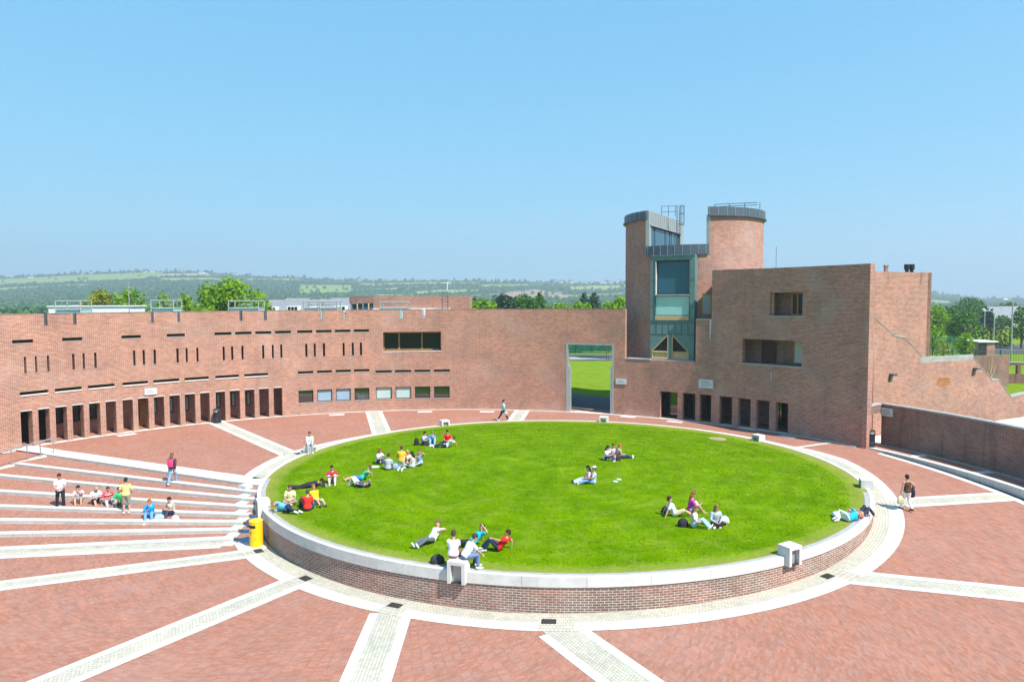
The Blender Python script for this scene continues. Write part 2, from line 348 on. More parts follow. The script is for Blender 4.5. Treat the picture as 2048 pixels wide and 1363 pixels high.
def arc_block(mb, c, r0, r1, p0, p1, z0, z1, dp=1.5, m=0):
    z0f = z0 if callable(z0) else (lambda p: z0); z1f = z1 if callable(z1) else (lambda p: z1)
    ps = fine(p0, p1, dp); P = lambda p, r, z: (c[0]+r*math.cos(R_(p)), c[1]+r*math.sin(R_(p)), z)
    rings = [[P(p, r0, z0f(p)), P(p, r1, z0f(p)), P(p, r1, z1f(p)), P(p, r0, z1f(p))] for p in ps]
    for i, (A, B) in enumerate(zip(rings[:-1], rings[1:])):
        a, b = ps[i], ps[i+1]
        for j in range(4):
            k = (j+1) % 4
            rr = (r0, r1, r1, r0)
            if j == 0 or j == 2: uv = [(R_(a)*r1, rr[j]), (R_(a)*r1, rr[k]), (R_(b)*r1, rr[k]), (R_(b)*r1, rr[j])]
            else: uv = [(R_(a)*r1, A[j][2]), (R_(a)*r1, A[k][2]), (R_(b)*r1, B[k][2]), (R_(b)*r1, B[j][2])]
            mb.face([A[j], A[k], B[k], B[j]], uv, m)
    mb.face(rings[0][::-1], m=m); mb.face(rings[-1], m=m)
mb = MB(); arc_block(mb, S, 32.0, 32.42, -41, 27.3, -1.5, .012); ST(mb.build('walkway_kerb', M['white_band']))
mb = MB(); arc_block(mb, S, 31.3, 31.72, -41, 22, lambda p: zphi(p)-.1, lambda p: zphi(p)+.014); ST(mb.build('drain_edge', M['white_band']))
mb = MB(); arc_block(mb, S, 31.74, 31.98, -41, 22, lambda p: zphi(p)-.1, lambda p: zphi(p)+.008); ST(mb.build('drain_channel', M['soil']))
mb = MB(); arc_block(mb, S, 33.45, 33.84, -41, 27.0, -.1, .008); ST(mb.build('walkway_edge', M['concrete2']))
# steps
for k in range(8):
    a = STEPA[k]; z = -RISE*k
    if k < 7:
        mb = MB(); plaza_sector(mb, a, STEPA[k+1], 4, 28.2, z=z-RISE, dp=1.); ST(mb.build('step_tread', M['paver']))
    d = np.array([math.cos(R_(a)), math.sin(R_(a))]); n = np.array([d[1], -d[0]])   # n points towards smaller angles
    wd = 1.25 if k == 0 else .36
    o = S+d*8
    mb = MB()
    r_in = 8; r_out = 28.1
    o3 = np.array([*(S+d*r_in-n*.012), z-.06]); L = r_out-r_in
    mb.obox(o3, (*(d*L), 0), (*(n*wd), 0), (0, 0, .07))
    so_ = mb.build('step_nosing', M['white_band']); ST(so_)
    mb = MB(); o3 = np.array([*(S+d*r_in-n*.004), z-RISE-.1]); mb.obox(o3, (*(d*L), 0), (*(n*.1), 0), (0, 0, RISE+.035)); ST(mb.build('step_riser', M['step_riser']))
    # end block beside the lawn wall
    t = 0
    for r in np.arange(8, 28, .05):
        p = S+d*r
        if np.hypot(*(p-C)) > 17.25: t = r; break
    p = S+d*(t+.3)-n*.0
    mb = MB(); mb.obox(np.array([*(S+d*(t-.12)-n*.55), z-.3]), (*(d*.55), 0), (*(n*.53), 0), (0, 0, .312 if k == 0 else .15)); ST(mb.build('step_end_block', M['white_band']))
mb = MB(); arc_block(mb, S, 28.12, 28.5, 152.5, 192, -1.6, lambda p: min(.03, -(p-152.5)*.044+.03)); ST(mb.build('ramp_kerb', M['white_band']))
mb = MB()
for a, b in zip(fine(152.4, 190, 1.5)[:-1], fine(152.4, 190, 1.5)[1:]):
    zf = lambda p: -(p-152.4)*.044
    mb.face([(S[0]+r*math.cos(R_(p)), S[1]+r*math.sin(R_(p)), zf(p)) for p, r in ((a, 28.5), (b, 28.5), (b, 33.2), (a, 33.2))], [(R_(p)*24, r) for p, r in ((a, 28.5), (b, 28.5), (b, 33.2), (a, 33.2))])
ST(mb.build('ramp_paving', M['paver']))
mb = MB()
plaza_sector(mb, 151.8, 154.3, 28.1, 32.2, z=.006); ST(mb.build('landing_edge', M['white_band']))
# spokes: centre lines measured on the photograph
SPK = [((-12.1, 31.45), (-20.6, 28.0), .60), ((-9.0, 27.95), (-13.85, 20.65), .68), ((-4.45, 25.2), (-4.37, 12), .78), ((1.65, 23.75), (7.6, 13.2), .86),
       ((13.35, 27.65), (23.0, 24.6), .72), ((19.95, 36.0), (26.3, 37.05), .68), ((.2, 58.4), (1.0, 64.9), .68), ((-9.85, 53.3), (-12.6, 64.2), .74), ((-14.4, 45.9), (-24.9, 59.0), .66)]
def strip(mb, a, b, o0, o1, dz, n=26, m=0):
    a, b = np.array(a), np.array(b); d = (b-a)/np.linalg.norm(b-a); nn = np.array([-d[1], d[0]])
    for i in range(n):
        q = []; uv = []
        for t, o in ((i/n, o0), ((i+1)/n, o0), ((i+1)/n, o1), (i/n, o1)):
            p = a+(b-a)*t+nn*o; q.append((p[0], p[1], gz(*p)+dz)); uv.append((np.linalg.norm(b-a)*t, o))
        mb.face(q, uv, m)
ends = []
for (a, b, hw) in SPK:
    a = np.array(a); b = np.array(b); d = (b-a)/np.linalg.norm(b-a); L = np.linalg.norm(b-a)
    rb = 40 if b[1] < 30 else np.linalg.norm(b-a)
    e = b+d*(12 if b[1] < 30 else 0); 
    a2 = a-d*.75; ends.append((a, d, hw-.36))
    mb = MB(); strip(mb, a2-d*.6, e, -(hw-.34), hw-.34, .006); ST(mb.build('sett_path', M['cobble']))
    for s_ in (-1, 1):
        mb = MB(); strip(mb, a-d*.12, e, s_*(hw-.34), s_*hw, .010); ST(mb.build('path_edging', M['white_band']))
mb = MB(); strip(mb, (18.6, 47.2), (22.6, 49.3), -.17, .17, .010); ST(mb.build('path_edging', M['white_band']))
for pt in ((24.9, 44.5), (26.4, 40.3)):   # short cross bands on the walkway
    a = np.array(pt); d = (a-S)/np.linalg.norm(a-S); b = S+d*33.8; a = S+d*32.4; mb = MB()
    n_ = np.array([-d[1], d[0]])*.25; mb.face([(*(a-n_), .006), (*(a+n_), .006), (*(b+n_), .006), (*(b-n_), .006)]); ST(mb.build('walkway_band', M['concrete']))
d9 = np.array([math.cos(R_(187.6)), math.sin(R_(187.6))]); n9 = np.array([-d9[1], d9[0]])
mb = MB(); strip(mb, S+d9*8.2+n9*.02, S+d9*34+n9*.02, 0, .42, .006); ST(mb.build('sett_path', M['cobble']))
mb = MB(); strip(mb, S+d9*8.4+n9*.42, S+d9*34+n9*.42, 0, .4, .01); ST(mb.build('path_edging', M['white_band']))
# ring of setts and its white border
TH = [-152, -40, -20, -10, 0, 8, 16, 21, 60, 95, 130, 142, 155, 165, 187]; RO = [18.12, 18.1, 18.12, 18.25, 18.42, 18.5, 17.9, 17.35, 17.12, 17.02, 17.12, 17.3, 17.75, 18.12, 18.12]
mbw, mbc = MB(), MB()
ths = fine(-150.5, 186.9, .25)
for a, b in zip(ths[:-1], ths[1:]):
    ro = [float(np.interp(t, TH, RO)) for t in (a, b)]; ri = [max(16.8, r-.62) for r in ro]
    P = lambda t, r, dz: (lambda x, y: (x, y, gz(x, y)+dz))(C[0]+r*math.cos(R_(t)), C[1]+r*math.sin(R_(t)))
    mid = np.array(P((a+b)/2, sum(ro)/2-.3, 0)[:2]); cut = any(abs(np.dot(mid-e0, [-d[1], d[0]])) < hw2 and np.dot(mid-e0, d) > -2.5 and np.dot(mid-e0, d) < 3 for e0, d, hw2 in ends)
    uvw = [(R_(t)*17, r) for t, r in ((a, ri[0]), (a, ro[0]), (b, ro[1]), (b, ri[1]))]
    if not cut: mbw.face([P(a, ri[0], .014), P(a, ro[0], .014), P(b, ro[1], .014), P(b, ri[1], .014)], uvw)
    if ri[0] > 16.82: mbc.face([P(a, 16.78, .01), P(a, ri[0]+.05 if not cut else ro[0], .01), P(b, ri[1]+.05 if not cut else ro[1], .01), P(b, 16.78, .01)], [(R_(a)*17, 16.78), (R_(a)*17, ri[0]), (R_(b)*17, ri[1]), (R_(b)*17, 16.78)])
ST(mbw.build('ring_border', M['white_band'])); ST(mbc.build('sett_ring', M['cobble']))
# pale base line along the facade with slabs
mb = MB(); arc_block(mb, W, RW-.34, RW+.35, 28, 153, -.1, .009); ST(mb.build('facade_base_strip', M['white_band']))
for x, y in ((1352, 842), (1500, 856), (1580, 872), (1258, 832), (1165, 822), (850, 822), (673, 828), (975, 822), (250, 868)):
    p = onz(x, y, 0); t = W-p[:2]; a_ = math.atan2(t[1], t[0]); mb = MB(); mb.box((p[0]+.3*math.cos(a_), p[1]+.3*math.sin(a_), .0), (.62, 1.3, .03), a_); ST(mb.build('paving_slab', M['concrete']))
# drains
for x, y in ((611, 1154), (790, 1208), (1098, 1242), (1655, 1151), (517, 1099)):
    p = onz(x, y, -1.3 if x < 1600 else -1.0); p[2] = gz(p[0], p[1])+.014; a_ = math.atan2(p[1]-C[1], p[0]-C[0])
    g = MB(); g.box((p[0], p[1], p[2]+.004), (.36, .52, .012), a_)
    for k in range(5):
        o_ = (k-2)*.1; g.box((p[0]-o_*math.sin(a_), p[1]+o_*math.cos(a_), p[2]+.014), (.3, .045, .012), a_)
    tag(g.build('drain_grate', M['soil'], origin=p), {611: 'dark iron drain grate in the sett ring at the head of the second lower-left path', 790: 'dark iron drain grate at the head of the path running straight down the picture', 1098: 'dark iron drain grate nearest the camera under the middle of the brick lawn wall', 1655: 'dark iron drain grate on the right below the open concrete seat', 517: 'rusty drain grate in the setts in front of the yellow bin'}[x], 'drain', 'drain grates round the lawn')
# lawn, wall and coping
mb = MB(); n = 96
rs = [0, 4, 8, 11, 13, 14.5, 15.5, 16.1, 16.64]
for ra, rb in zip(rs[:-1], rs[1:]):
    for j in range(n):
        t0, t1 = 2*math.pi*j/n, 2*math.pi*(j+1)/n; zf = lambda r: .03+.10*(1-(r/16.45)**2)
        q = [(C[0]+r*math.cos(t), C[1]+r*math.sin(t), zf(r)) for r, t in ((ra, t0), (rb, t0), (rb, t1), (ra, t1))]
        mb.face(q if ra > 0 else q[1:] if False else [q[0], q[1], q[2]])
lawn = mb.build('lawn', M['lawn'], smooth=True, origin=(C[0], C[1], 0)); ST(lawn)
p = onz(1435, 877, .06); mb = MB(); mb.loft([[(p[0]+r*math.cos(q), p[1]+r*math.sin(q), z) for q in fine(0, 6.0, .35)] for r, z in ((.62, .05), (.6, .088), (.3, .09))]); tag(mb.build('cover_plate', simple('dry_cover', (.3, .25, .12), .95, .25, 4.), origin=tuple(p)), 'round brown cover set in the lawn near its far right edge', 'cover plate')
COPB = lambda p: float(np.interp(p, [-170, -140, -115, -98, -88, -60, -30, -18], [-.42, -.4, -.36, -.33, -.31, -.27, -.25, -.2]))
lw = thing('lawn_wall', (C[0], C[1], 0), 'low curved brick wall with a pale coping holding up the round lawn', 'wall')
mb = MB(); arc_block(mb, C, 16.3, 16.75, -180, 180, -1.7, lambda p: -.15 if -166 < p < -18 else -.05, dp=2); mb.build('brickwork', M['brick4'], lw)
mb = MB()
for a in range(-170, -18, 8): arc_block(mb, C, 16.62, 16.8, a+.02, a+7.98, COPB, .06, dp=2)
arc_block(mb, C, 16.62, 16.8, -18, 190, -.3, .05, dp=2); mb.build('coping', M['concrete'], lw)
mb = MB(); arc_block(mb, C, 16.38, 16.625, -172, -20, -.3, .045, dp=2); mb.build('coping_ledge', M['concrete2'], lw)
def tuft_mesh(n, rad, cols):
    th = rng.uniform(0, 2*math.pi, n); r = rad*np.sqrt(rng.uniform(0, 1, n)); x = r*np.cos(th); y = r*np.sin(th); z = .03+.10*(1-(r/16.45)**2)-.01
    a = rng.uniform(0, 2*math.pi, n); hgt = rng.uniform(.025, .05, n); wd = rng.uniform(.02, .05, n); le = rng.normal(0, .03, (n, 2))
    V = np.zeros((n, 3, 3)); V[:, 0] = np.stack([x-wd*np.cos(a), y-wd*np.sin(a), z], 1); V[:, 1] = np.stack([x+wd*np.cos(a), y+wd*np.sin(a), z], 1); V[:, 2] = np.stack([x+le[:, 0], y+le[:, 1], z+hgt], 1)
    return V
def tri_object(name, V, mat, loc=(0, 0, 0), k=3):
    n = len(V); me = bpy.data.meshes.new(name); me.vertices.add(n*k); me.vertices.foreach_set('co', V.astype(np.float32).ravel())
    me.loops.add(n*k); me.loops.foreach_set('vertex_index', np.arange(n*k, dtype=np.int32)); me.polygons.add(n)
    me.polygons.foreach_set('loop_start', np.arange(0, n*k, k, dtype=np.int32)); me.polygons.foreach_set('loop_total', np.full(n, k, np.int32))
    me.materials.append(mat); me.update(calc_edges=True)
    o = bpy.data.objects.new(name, me); COL.objects.link(o); o.location = loc; o['_o'] = [float(x) for x in loc]; return o
M['blade'] = leafmat('grass_blades', (.08, .175, .0), (.145, .26, .003), .35)
g = tri_object('grass', tuft_mesh(60000, 15.7, None), M['blade'], (C[0], C[1], 0)); tag(g, 'short bright green grass blades of the round lawn', 'grass', kind='stuff')
M['daisy'] = simple('daisy_white', (.8, .8, .75), .7, .03)
V = tuft_mesh(900, 16.2, None); c_ = V.mean(1, keepdims=True); V = c_+(V-c_)*.45; V[:, :, 2] = c_[:, :, 2]+.05+(V[:, :, 2]-c_[:, :, 2])*.2
tag(tri_object('daisies', V, M['daisy'], (C[0], C[1], 0)), 'tiny white daisies dotted over the lawn', 'flowers', kind='stuff')
# ground outside the arena
mb = MB()
for j in range(180):
    t0, t1 = 2*math.pi*j/180, 2*math.pi*(j+1)/180
    for ra, rb in ((33.0, 60), (60, 200), (200, 900), (900, 9000)):
        if rb <= 60 and 187 < (math.degrees(t0) % 360) < 319: continue
        zf = lambda r, t: (-.03 if r < 900 else (-6 if r < 5000 else -60))
        mb.face([(S[0]+r*math.cos(t), S[1]+r*math.sin(t), zf(r, t)) for r, t in ((ra, t0), (rb, t0), (rb, t1), (ra, t1))])
ST(mb.build('ground', M['field']))

# ------------------------------------------------------------------ curved building on the left (one ring of brick, 9.15 m high)
def aw(deg): return -R_(deg)*RW
HW = 9.15
bl = thing('curved_brick_building', (-20, 59, 0), 'long curved red brick building with slit windows and a colonnade', 'building')
OPN = []
colX = [(40.8, 64.5), (76.2, 98.8), (110.5, 133.8), (144.5, 167), (178, 200), (211.2, 232), (245, 265.5), (275.8, 296.8), (307.5, 328), (338.8, 359.5), (369.5, 390), (400, 418.8), (431.2, 450), (459.5, 479.5), (489.3, 508.7), (518, 537.5), (547, 564)]
colU = []
for a, b in colX:
    t = (a-40.8)/506.2; yb = 889-59*t if a < 1 else np.interp(a, [40, 145, 245, 312, 415, 507, 564], [893, 882.5, 866, 855, 842, 835, 830])
    ym = np.interp(a, [40, 547], [822, 774])
    colU.append((fu(a, ym)[0], fu(b, ym)[0]))
arc = (colU[0][0], colU[-1][1], -1, 2.57); OPN.append(arc)
hi = [(24, 678.5, 67, 683.5), (124, 674.5, 165, 679.5), (243, 670.5, 282, 675), (333.5, 667, 370, 672), (429, 664.5, 463, 669.5), (470, 664, 503, 668.5), (510.5, 663, 542.7, 667), (550, 662, 582, 666.5), (594.3, 661, 625, 665), (632, 660.5, 663, 664.5), (669.6, 660, 700.6, 664), (707.4, 660, 738, 663.5)]
hiO = [op(*h, z0=7.2, z1=7.43) for h in hi]
sl_ = [(47.5, 713, 53.5, 745), (69.5, 712, 75, 744), (93.5, 710.5, 99.5, 742), (144, 707.5, 150, 738), (165, 706, 170.5, 736.5), (188, 705, 194, 735.5), (266, 701, 271.5, 730.5), (285, 700, 290.5, 729.5), (307, 699, 312.5, 728), (352.5, 697, 358, 725), (371, 696, 376, 724), (392.5, 695.5, 397.5, 723), (445, 694, 450, 720), (462, 693, 467, 719.5), (482.5, 692, 487.5, 719), (524, 691, 529, 716.5), (543.4, 690.3, 548, 716), (560.3, 689.6, 565, 715.4), (610.3, 688.4, 615.2, 713.8), (627.4, 688, 632, 713.3), (645.5, 687.3, 650.6, 712.8), (685, 686.8, 689.6, 712), (703.4, 686.3, 708, 711.4), (719.6, 686, 724.3, 711)]
slO = [op(*h, z0=5.08, z1=6.24) for h in sl_]
lo = [(39.5, 784.5, 97, 785.5), (109.5, 777.5, 164, 778.5), (176, 771, 229.5, 771.5), (245, 765.5, 296, 766), (306.5, 761, 359, 761.5), (369, 756.5, 417.5, 757), (430.5, 752, 478, 753), (488.5, 747.8, 536.3, 749), (595.7, 743, 626.7, 746), (633.7, 741.3, 664.2, 744.8), (671.3, 739.6, 701.8, 743.6), (708, 738.7, 738.9, 742.4), (751, 743, 783.5, 746.9), (789.8, 742.6, 822.2, 746.2), (829, 742, 860.7, 745.5), (867.3, 741.5, 899.9, 745.2)]
loO = [op(*h, z0=3.62 if i < 12 else 3.46, z1=3.84 if i < 12 else 3.68) for i, h in enumerate(lo)]
wi = [(596.9, 780.7, 627.2, 804), (634.4, 778.3, 665, 802.3), (672, 777.2, 701.8, 800.6), (708.8, 776, 738.9, 799), (751.8, 774.8, 784, 797.1), (791, 774, 822.7, 796), (829.7, 773, 860.7, 795.2), (867.7, 772, 899.6, 795.2)]
wiO = [op(*h, z0=1.05, z1=2.14) for h in wi]
bigO = op(766.3, 663.8, 882.5, 701.3, z0=5.4, z1=7.14)
noX = [(87.5, 94.5), (146, 152.5), (302, 307), (355, 359.5), (479, 484.5), (527.6, 533.5), (640.3, 645.7), (685.8, 691.7), (799.7, 805.5), (843.8, 850.4)]
noO = [(fu(a, 630)[0], fu(b, 630)[0], 8.36, 10) for a, b in noX]
gate = (fu(1133.5, 760)[0], fu(1226.3, 760)[0], -1, 6.15)
mb = MB(); wall(mb, FW, aw(168), aw(62.35), -1.2, HW, OPN+hiO+slO+loO+wiO+[bigO, gate]+noO, .42, st=.6)
mb.build('facade', M['brick'], bl)
# soldier course along the parapet, a little proud
segs = sorted([(aw(168), None)]+[(o[0], o[1]) for o in noO if o], key=lambda x: x[0])
edges = [aw(168)]+[x for o in sorted(noO) for x in o[:2]]+[aw(62.4)]
mb = MB()
for a, b in zip(edges[::2], edges[1::2]): slab(mb, FW, a, b, HW+.002, HW+.05, -.012, .5, st=.8)
mb.build('parapet_capping', M['brick3'], bl)
# deep body behind the facade
mb = MB(); arc_block(mb, W, RW+10, RW+10.4, 76, 168, -1.2, 8.4, dp=2); mb.build('back_wall', M['brick2'], bl); mb = MB(); arc_block(mb, W, RW+2.0, RW+2.25, 113, 153, -.1, 3.3, dp=1.5); mb.build('arcade_back_wall', M['brick2'], bl)
mb = MB(); arc_block(mb, W, RW+.44, RW+10, 76, 168, 8.0, 8.25, dp=2); mb.build('roof', M['slab_grey'], bl); mb = MB(); arc_block(mb, W, RW+.44, RW+3, 113, 152.5, 2.75, 2.95, dp=2); mb.build('arcade_ceiling', M['slab_grey'], bl)
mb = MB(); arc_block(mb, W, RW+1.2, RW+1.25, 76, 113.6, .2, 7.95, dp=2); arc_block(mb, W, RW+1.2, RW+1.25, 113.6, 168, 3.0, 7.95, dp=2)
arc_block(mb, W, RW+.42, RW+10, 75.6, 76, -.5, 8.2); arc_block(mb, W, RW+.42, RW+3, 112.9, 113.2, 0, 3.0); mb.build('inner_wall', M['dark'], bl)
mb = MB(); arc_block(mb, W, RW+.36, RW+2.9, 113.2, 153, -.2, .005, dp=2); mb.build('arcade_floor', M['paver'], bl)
# brick piers of the colonnade, a stone lintel over each bay
for i in range(16):
    mb = MB(); slab(mb, FW, colU[i][1], colU[i+1][0], -.6, 2.568, .002, .62, st=.5); mb.build('pier', M['brick'], bl)
for i in range(17):
    mb = MB(); slab(mb, FW, colU[i][0]-.0, colU[i][1], 2.50, 2.568, -.012, .5, st=.5); mb.build('lintel', M['concrete'], bl)
for i in range(17):
    um = sum(colU[i])/2
    if i in (2, 3, 4): window(bl, FW, (um-.1, um+.95, 1.0, 2.2), 1.93, 'glass', name='arcade_window')
    elif i in (8, 9, 10, 12, 13, 14): window(bl, FW, (um+.1, um+.42, .9, 2.1), 1.93, 'blind_pale', name='arcade_window')
    elif i == 7:
        mb = MB(); slab(mb, FW, um-.1, um+.8, 0, 2.1, 1.9, 1.98); d_ = mb.build('arcade_door', M['timber'], bl); mb = MB(); slab(mb, FW, um+.1, um+.3, .5, 1.9, 1.88, 1.9); mb.build('door_pane', M['glass'], d_)
    elif i in (0, 1):
        mb = MB(); slab(mb, FW, um-.8, um+1.1, 0, 2.4, 1.85, 1.98); mb.build('arcade_passage_darkness', M['dark'], bl)  # near-black slab stands in for the shade of a deep passage
def sill(par, pos, o, mat='concrete', h=.07, pr=.04, ex=.0):
    mb = MB(); slab(mb, pos, o[0]-ex, o[1]+ex, o[2]-h, o[2]-.001, -pr, .3); return mb.build('sill', M[mat], par)
for o in hiO: f = window(bl, FW, o, .18, 'glass', fw=.03, name='slot_window'); sill(f, FW, o, 'concrete2', .04, .015, .12)
for o in slO: f = window(bl, FW, o, .22, 'glass', fw=.03, name='slit_window'); sill(f, FW, o, 'concrete2', .05, .02, .05)
for i, o in enumerate(loO): f = window(bl, FW, o, .18, 'glass', fw=.03, name='slot_window'); sill(f, FW, o, 'concrete' if i < 8 else 'concrete2', .09 if i < 8 else .05, .05 if i < 8 else .02, .0 if i < 8 else .06)
for i, o in enumerate(wiO):
    f = window(bl, FW, o, .16, ('glass_mirror', 'blind_blue', 'blind_blue', 'glass_mirror', 'blind_pale', 'blind_pale', 'glass_mirror', 'glass_mirror')[i]); sill(f, FW, o, 'concrete2', .05, .02, .05)
f = window(bl, FW, bigO, .9, 'glass', 'timber', bars=(.27, .66), fw=.14, name='wide_window'); sill(f, FW, bigO, 'concrete', .07, .03, .05)
# metal outlets in the parapet notches
for i, o in enumerate(noO):
    mb = MB(); slab(mb, FW, o[0]+.03, o[0]+.16, 8.37, HW+.02, .05, .4); mb.build('parapet_outlet', M['steel_dark' if i < 6 else 'zinc_light'], bl)
# gate lining
gl = gate
mb = MB()
slab(mb, FW, gl[0]-.06, gl[0]+.12, -.05, 6.14, -.03, .5); slab(mb, FW, gl[1]-.12, gl[1]+.06, -.05, 6.14, -.03, .5); slab(mb, FW, gl[0]+.12, gl[1]-.12, 6.02, 6.14, -.03, .5)
slab(mb, FW, gl[0]+.12, gl[0]+.3, -.05, 4.1, -.02, .5); slab(mb, FW, gl[1]-.26, gl[1]-.12, -.05, 4.1, -.02, .5)
mb.build('gate_lining', M['zinc_light'], bl)
def plaque(pos, u0, u1, z0, z1, lines, label, d=0.):
    mb = MB(); slab(mb, pos, u0, u1, z0, z1, -.09+d, -.02+d); c_ = pos((u0+u1)/2, z0, -.09)
    o = mb.build('wall_plaque', M['plaque'], origin=c_); tag(o, label, 'plaque', 'stone plaques on the brickwork')
    mb = MB(); hh = (z1-z0)/(lines+1.5)
    for k in range(lines):
        z = z1-hh*(k+1.2); x = u0+(u1-u0)*.22
        while x < u0+(u1-u0)*(.62+.2*((k*7) % 3)/2):
            ww = random.uniform(.04, .12); slab(mb, pos, x, x+ww, z-.022, z+.022, -.094+d, -.088+d); x += ww+.035
    mb.build('lettering', M['ink'], o)
u0, z1 = fu(288, 773.5); u1, z0 = fu(313.5, 787); plaque(FW, u0, u1, z0-.02, z0+.5, 2, 'pale blue-grey plaque above the colonnade of the curved building')
u0, z1 = fu(1232, 757); u1, z0 = fu(1253, 768); plaque(FW, u0, u1, z0, z0+.47, 2, 'small grey plaque just right of the tall gateway')

# ------------------------------------------------------------------ block with the round tower
bb = thing('brick_block_building', (22, 52, 0), 'tall dark red brick block with a colonnade and a sloping stair wall at its right', 'building')
uA, uT, uB = aw(62.35), aw(49.0), aw(26.9)
s1, s2 = fu(1302, 700)[0], fu(1391, 700)[0]; HB = 12.3
rx = [(1320.2, 1354), (1366.3, 1389.6), (1400.6, 1426.5), (1440.2, 1463.1), (1477.9, 1500), (1514, 1537.7), (1552.8, 1576.5)]
rU = [(fu(a, 785+(a-1320)*.08)[0], fu(b, 785+(b-1320)*.08)[0]) for a, b in rx]
rarc = (rU[0][0], rU[-1][1], -1, 2.26)
w1 = op(1540.2, 584.8, 1604.9, 632.5, z0=8.74, z1=10.46); w2 = op(1484.7, 677.2, 1603.3, 733.3, z0=5.04, z1=6.92)
gapw = (s1, s2, 4.9, 20)
mb = MB(); wall(mb, FW, uA, uB, -1.2, HB, [rarc, w1, w2, (uA-1, s2, 4.87, 20), (s2, uT, 8.32, 20)], .45, st=.6)
mb.build('facade', M['brick2'], bb)
for i in range(6):
    mb = MB(); slab(mb, FW, rU[i][1]+.05, rU[i+1][0]-.05, -.05, 2.258, .002, .36, st=.5); mb.build('pier', M['brick2'], bb)
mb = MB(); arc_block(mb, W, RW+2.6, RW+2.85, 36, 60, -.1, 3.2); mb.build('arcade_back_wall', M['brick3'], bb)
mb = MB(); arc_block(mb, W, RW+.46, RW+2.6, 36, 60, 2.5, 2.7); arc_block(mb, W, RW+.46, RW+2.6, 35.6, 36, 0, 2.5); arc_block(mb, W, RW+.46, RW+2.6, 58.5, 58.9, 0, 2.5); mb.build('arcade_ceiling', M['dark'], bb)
mb = MB(); arc_block(mb, W, RW+.36, RW+2.6, 36, 60, -.2, .005); mb.build('arcade_floor', M['paver'], bb)
for i in (0, 1, 2, 5): window(bb, FW, (rU[i][0]-.05, rU[i][1]+.05, .05, 2.4), 1.2 if i < 3 else 2.5, 'glass_mirror', 'frame', bars=(.3,) if i == 0 else (.5,), name='glazed_screen')
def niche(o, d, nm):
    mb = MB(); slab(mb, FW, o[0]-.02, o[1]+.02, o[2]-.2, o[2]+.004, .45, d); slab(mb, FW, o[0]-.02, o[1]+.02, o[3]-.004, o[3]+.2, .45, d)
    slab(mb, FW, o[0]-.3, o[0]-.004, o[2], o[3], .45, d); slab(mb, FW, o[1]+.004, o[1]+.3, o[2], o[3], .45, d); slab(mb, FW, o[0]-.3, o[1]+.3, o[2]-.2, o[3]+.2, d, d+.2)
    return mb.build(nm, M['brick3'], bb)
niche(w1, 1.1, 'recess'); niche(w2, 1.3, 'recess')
f = window(bb, FW, (w1[0]+1.15, w1[1]-.35, w1[2], w1[3]), .95, 'glass', 'timber', bars=(.45,), fw=.12, name='recessed_window')
mb = MB(); slab(mb, FW, w1[0]+.0, w1[0]+.1, w1[2], w1[3], .3, .5); slab(mb, FW, w1[1]-.32, w1[1]-.02, w1[2], w1[3], .5, .6); mb.build('timber_jamb', M['timber_pale'], bb)
f = window(bb, FW, (w2[0]+1.0, w2[0]+2.1, w2[2], w2[3]), 1.15, 'glass', 'frame', name='recessed_window')
f = window(bb, FW, (w2[1]-1.35, w2[1]-.05, w2[2]+.1, w2[3]), 1.1, 'blind_pale', 'timber', bars=(), fw=.1, name='recessed_window')
sill(bb, FW, w1, 'concrete2', .1, .05, .25); sill(bb, FW, w2, 'concrete2', .12, .06, .25)
mb = MB(); slab(mb, FW, uA+.1, s1-.02, 4.872, 4.96, -.05, .9); mb.build('ledge', M['concrete2'], bb); mb = MB(); slab(mb, FW, s2+.02, uT, 8.322, 8.4, -.03, .5); mb.build('ledge', M['concrete2'], bb)
for z in (7.55, 4.1):   # soldier courses
    mb = MB(); slab(mb, FW, uA+.02 if z < 4.5 else uT+.01, uB-.01, z, z+.2, -.006, .1); mb.build('soldier_course', M['brick'], bb)
u = fu(1418, 690)[0]; mb = MB(); slab(mb, FW, uT-.16, uT-.05, 6.8, 8.3, -.06, .02); slab(mb, FW, aw(40.2), aw(40.2)+.1, 3.8, 4.5, -.05, .02); mb.build('downpipe', M['zinc_light'], bb)
A0 = np.array([W[0]+RW*math.cos(R_(26.9)), W[1]+RW*math.sin(R_(26.9))]); A1 = A0+np.array([.33, .27])
A = np.array([26.15, 51.4]); e = np.array([.917, .4]); e /= np.linalg.norm(e); nb = np.array([-e[1], e[0]])
PW = lambda u, z, d: (A[0]+e[0]*u+nb[0]*d, A[1]+e[1]*u+nb[1]*d, z)
def onface(x, y, off=0.):
    d = ray((x, y)); q = (A+nb*off); n_ = nb; t = (n_@q)/(d[:2]@n_); p = d*t+np.array([0, 0, H]); return (p[:2]-A)@e, p[2]
ue = onface(1862, 600)[0]; HS = onface(1790, 543.5)[1]
mb = MB(); wall(mb, PW, .002, ue, -1, HS, [], .5, st=3); mb.build('side_wall', M['brick2'], bb)
mb = MB(); dd = (A1-A0); mb.obox((*A0, -1), (*dd, 0), (-.2, .25, 0), (0, 0, 1+HB)); mb.build('corner_pier', M['brick2'], bb)
mb = MB(); mb.obox((*(A1+np.array([-.004, .004])), -1), (*(A-A1), 0), (-.3, .15, 0), (0, 0, 1+HS-.01)); 
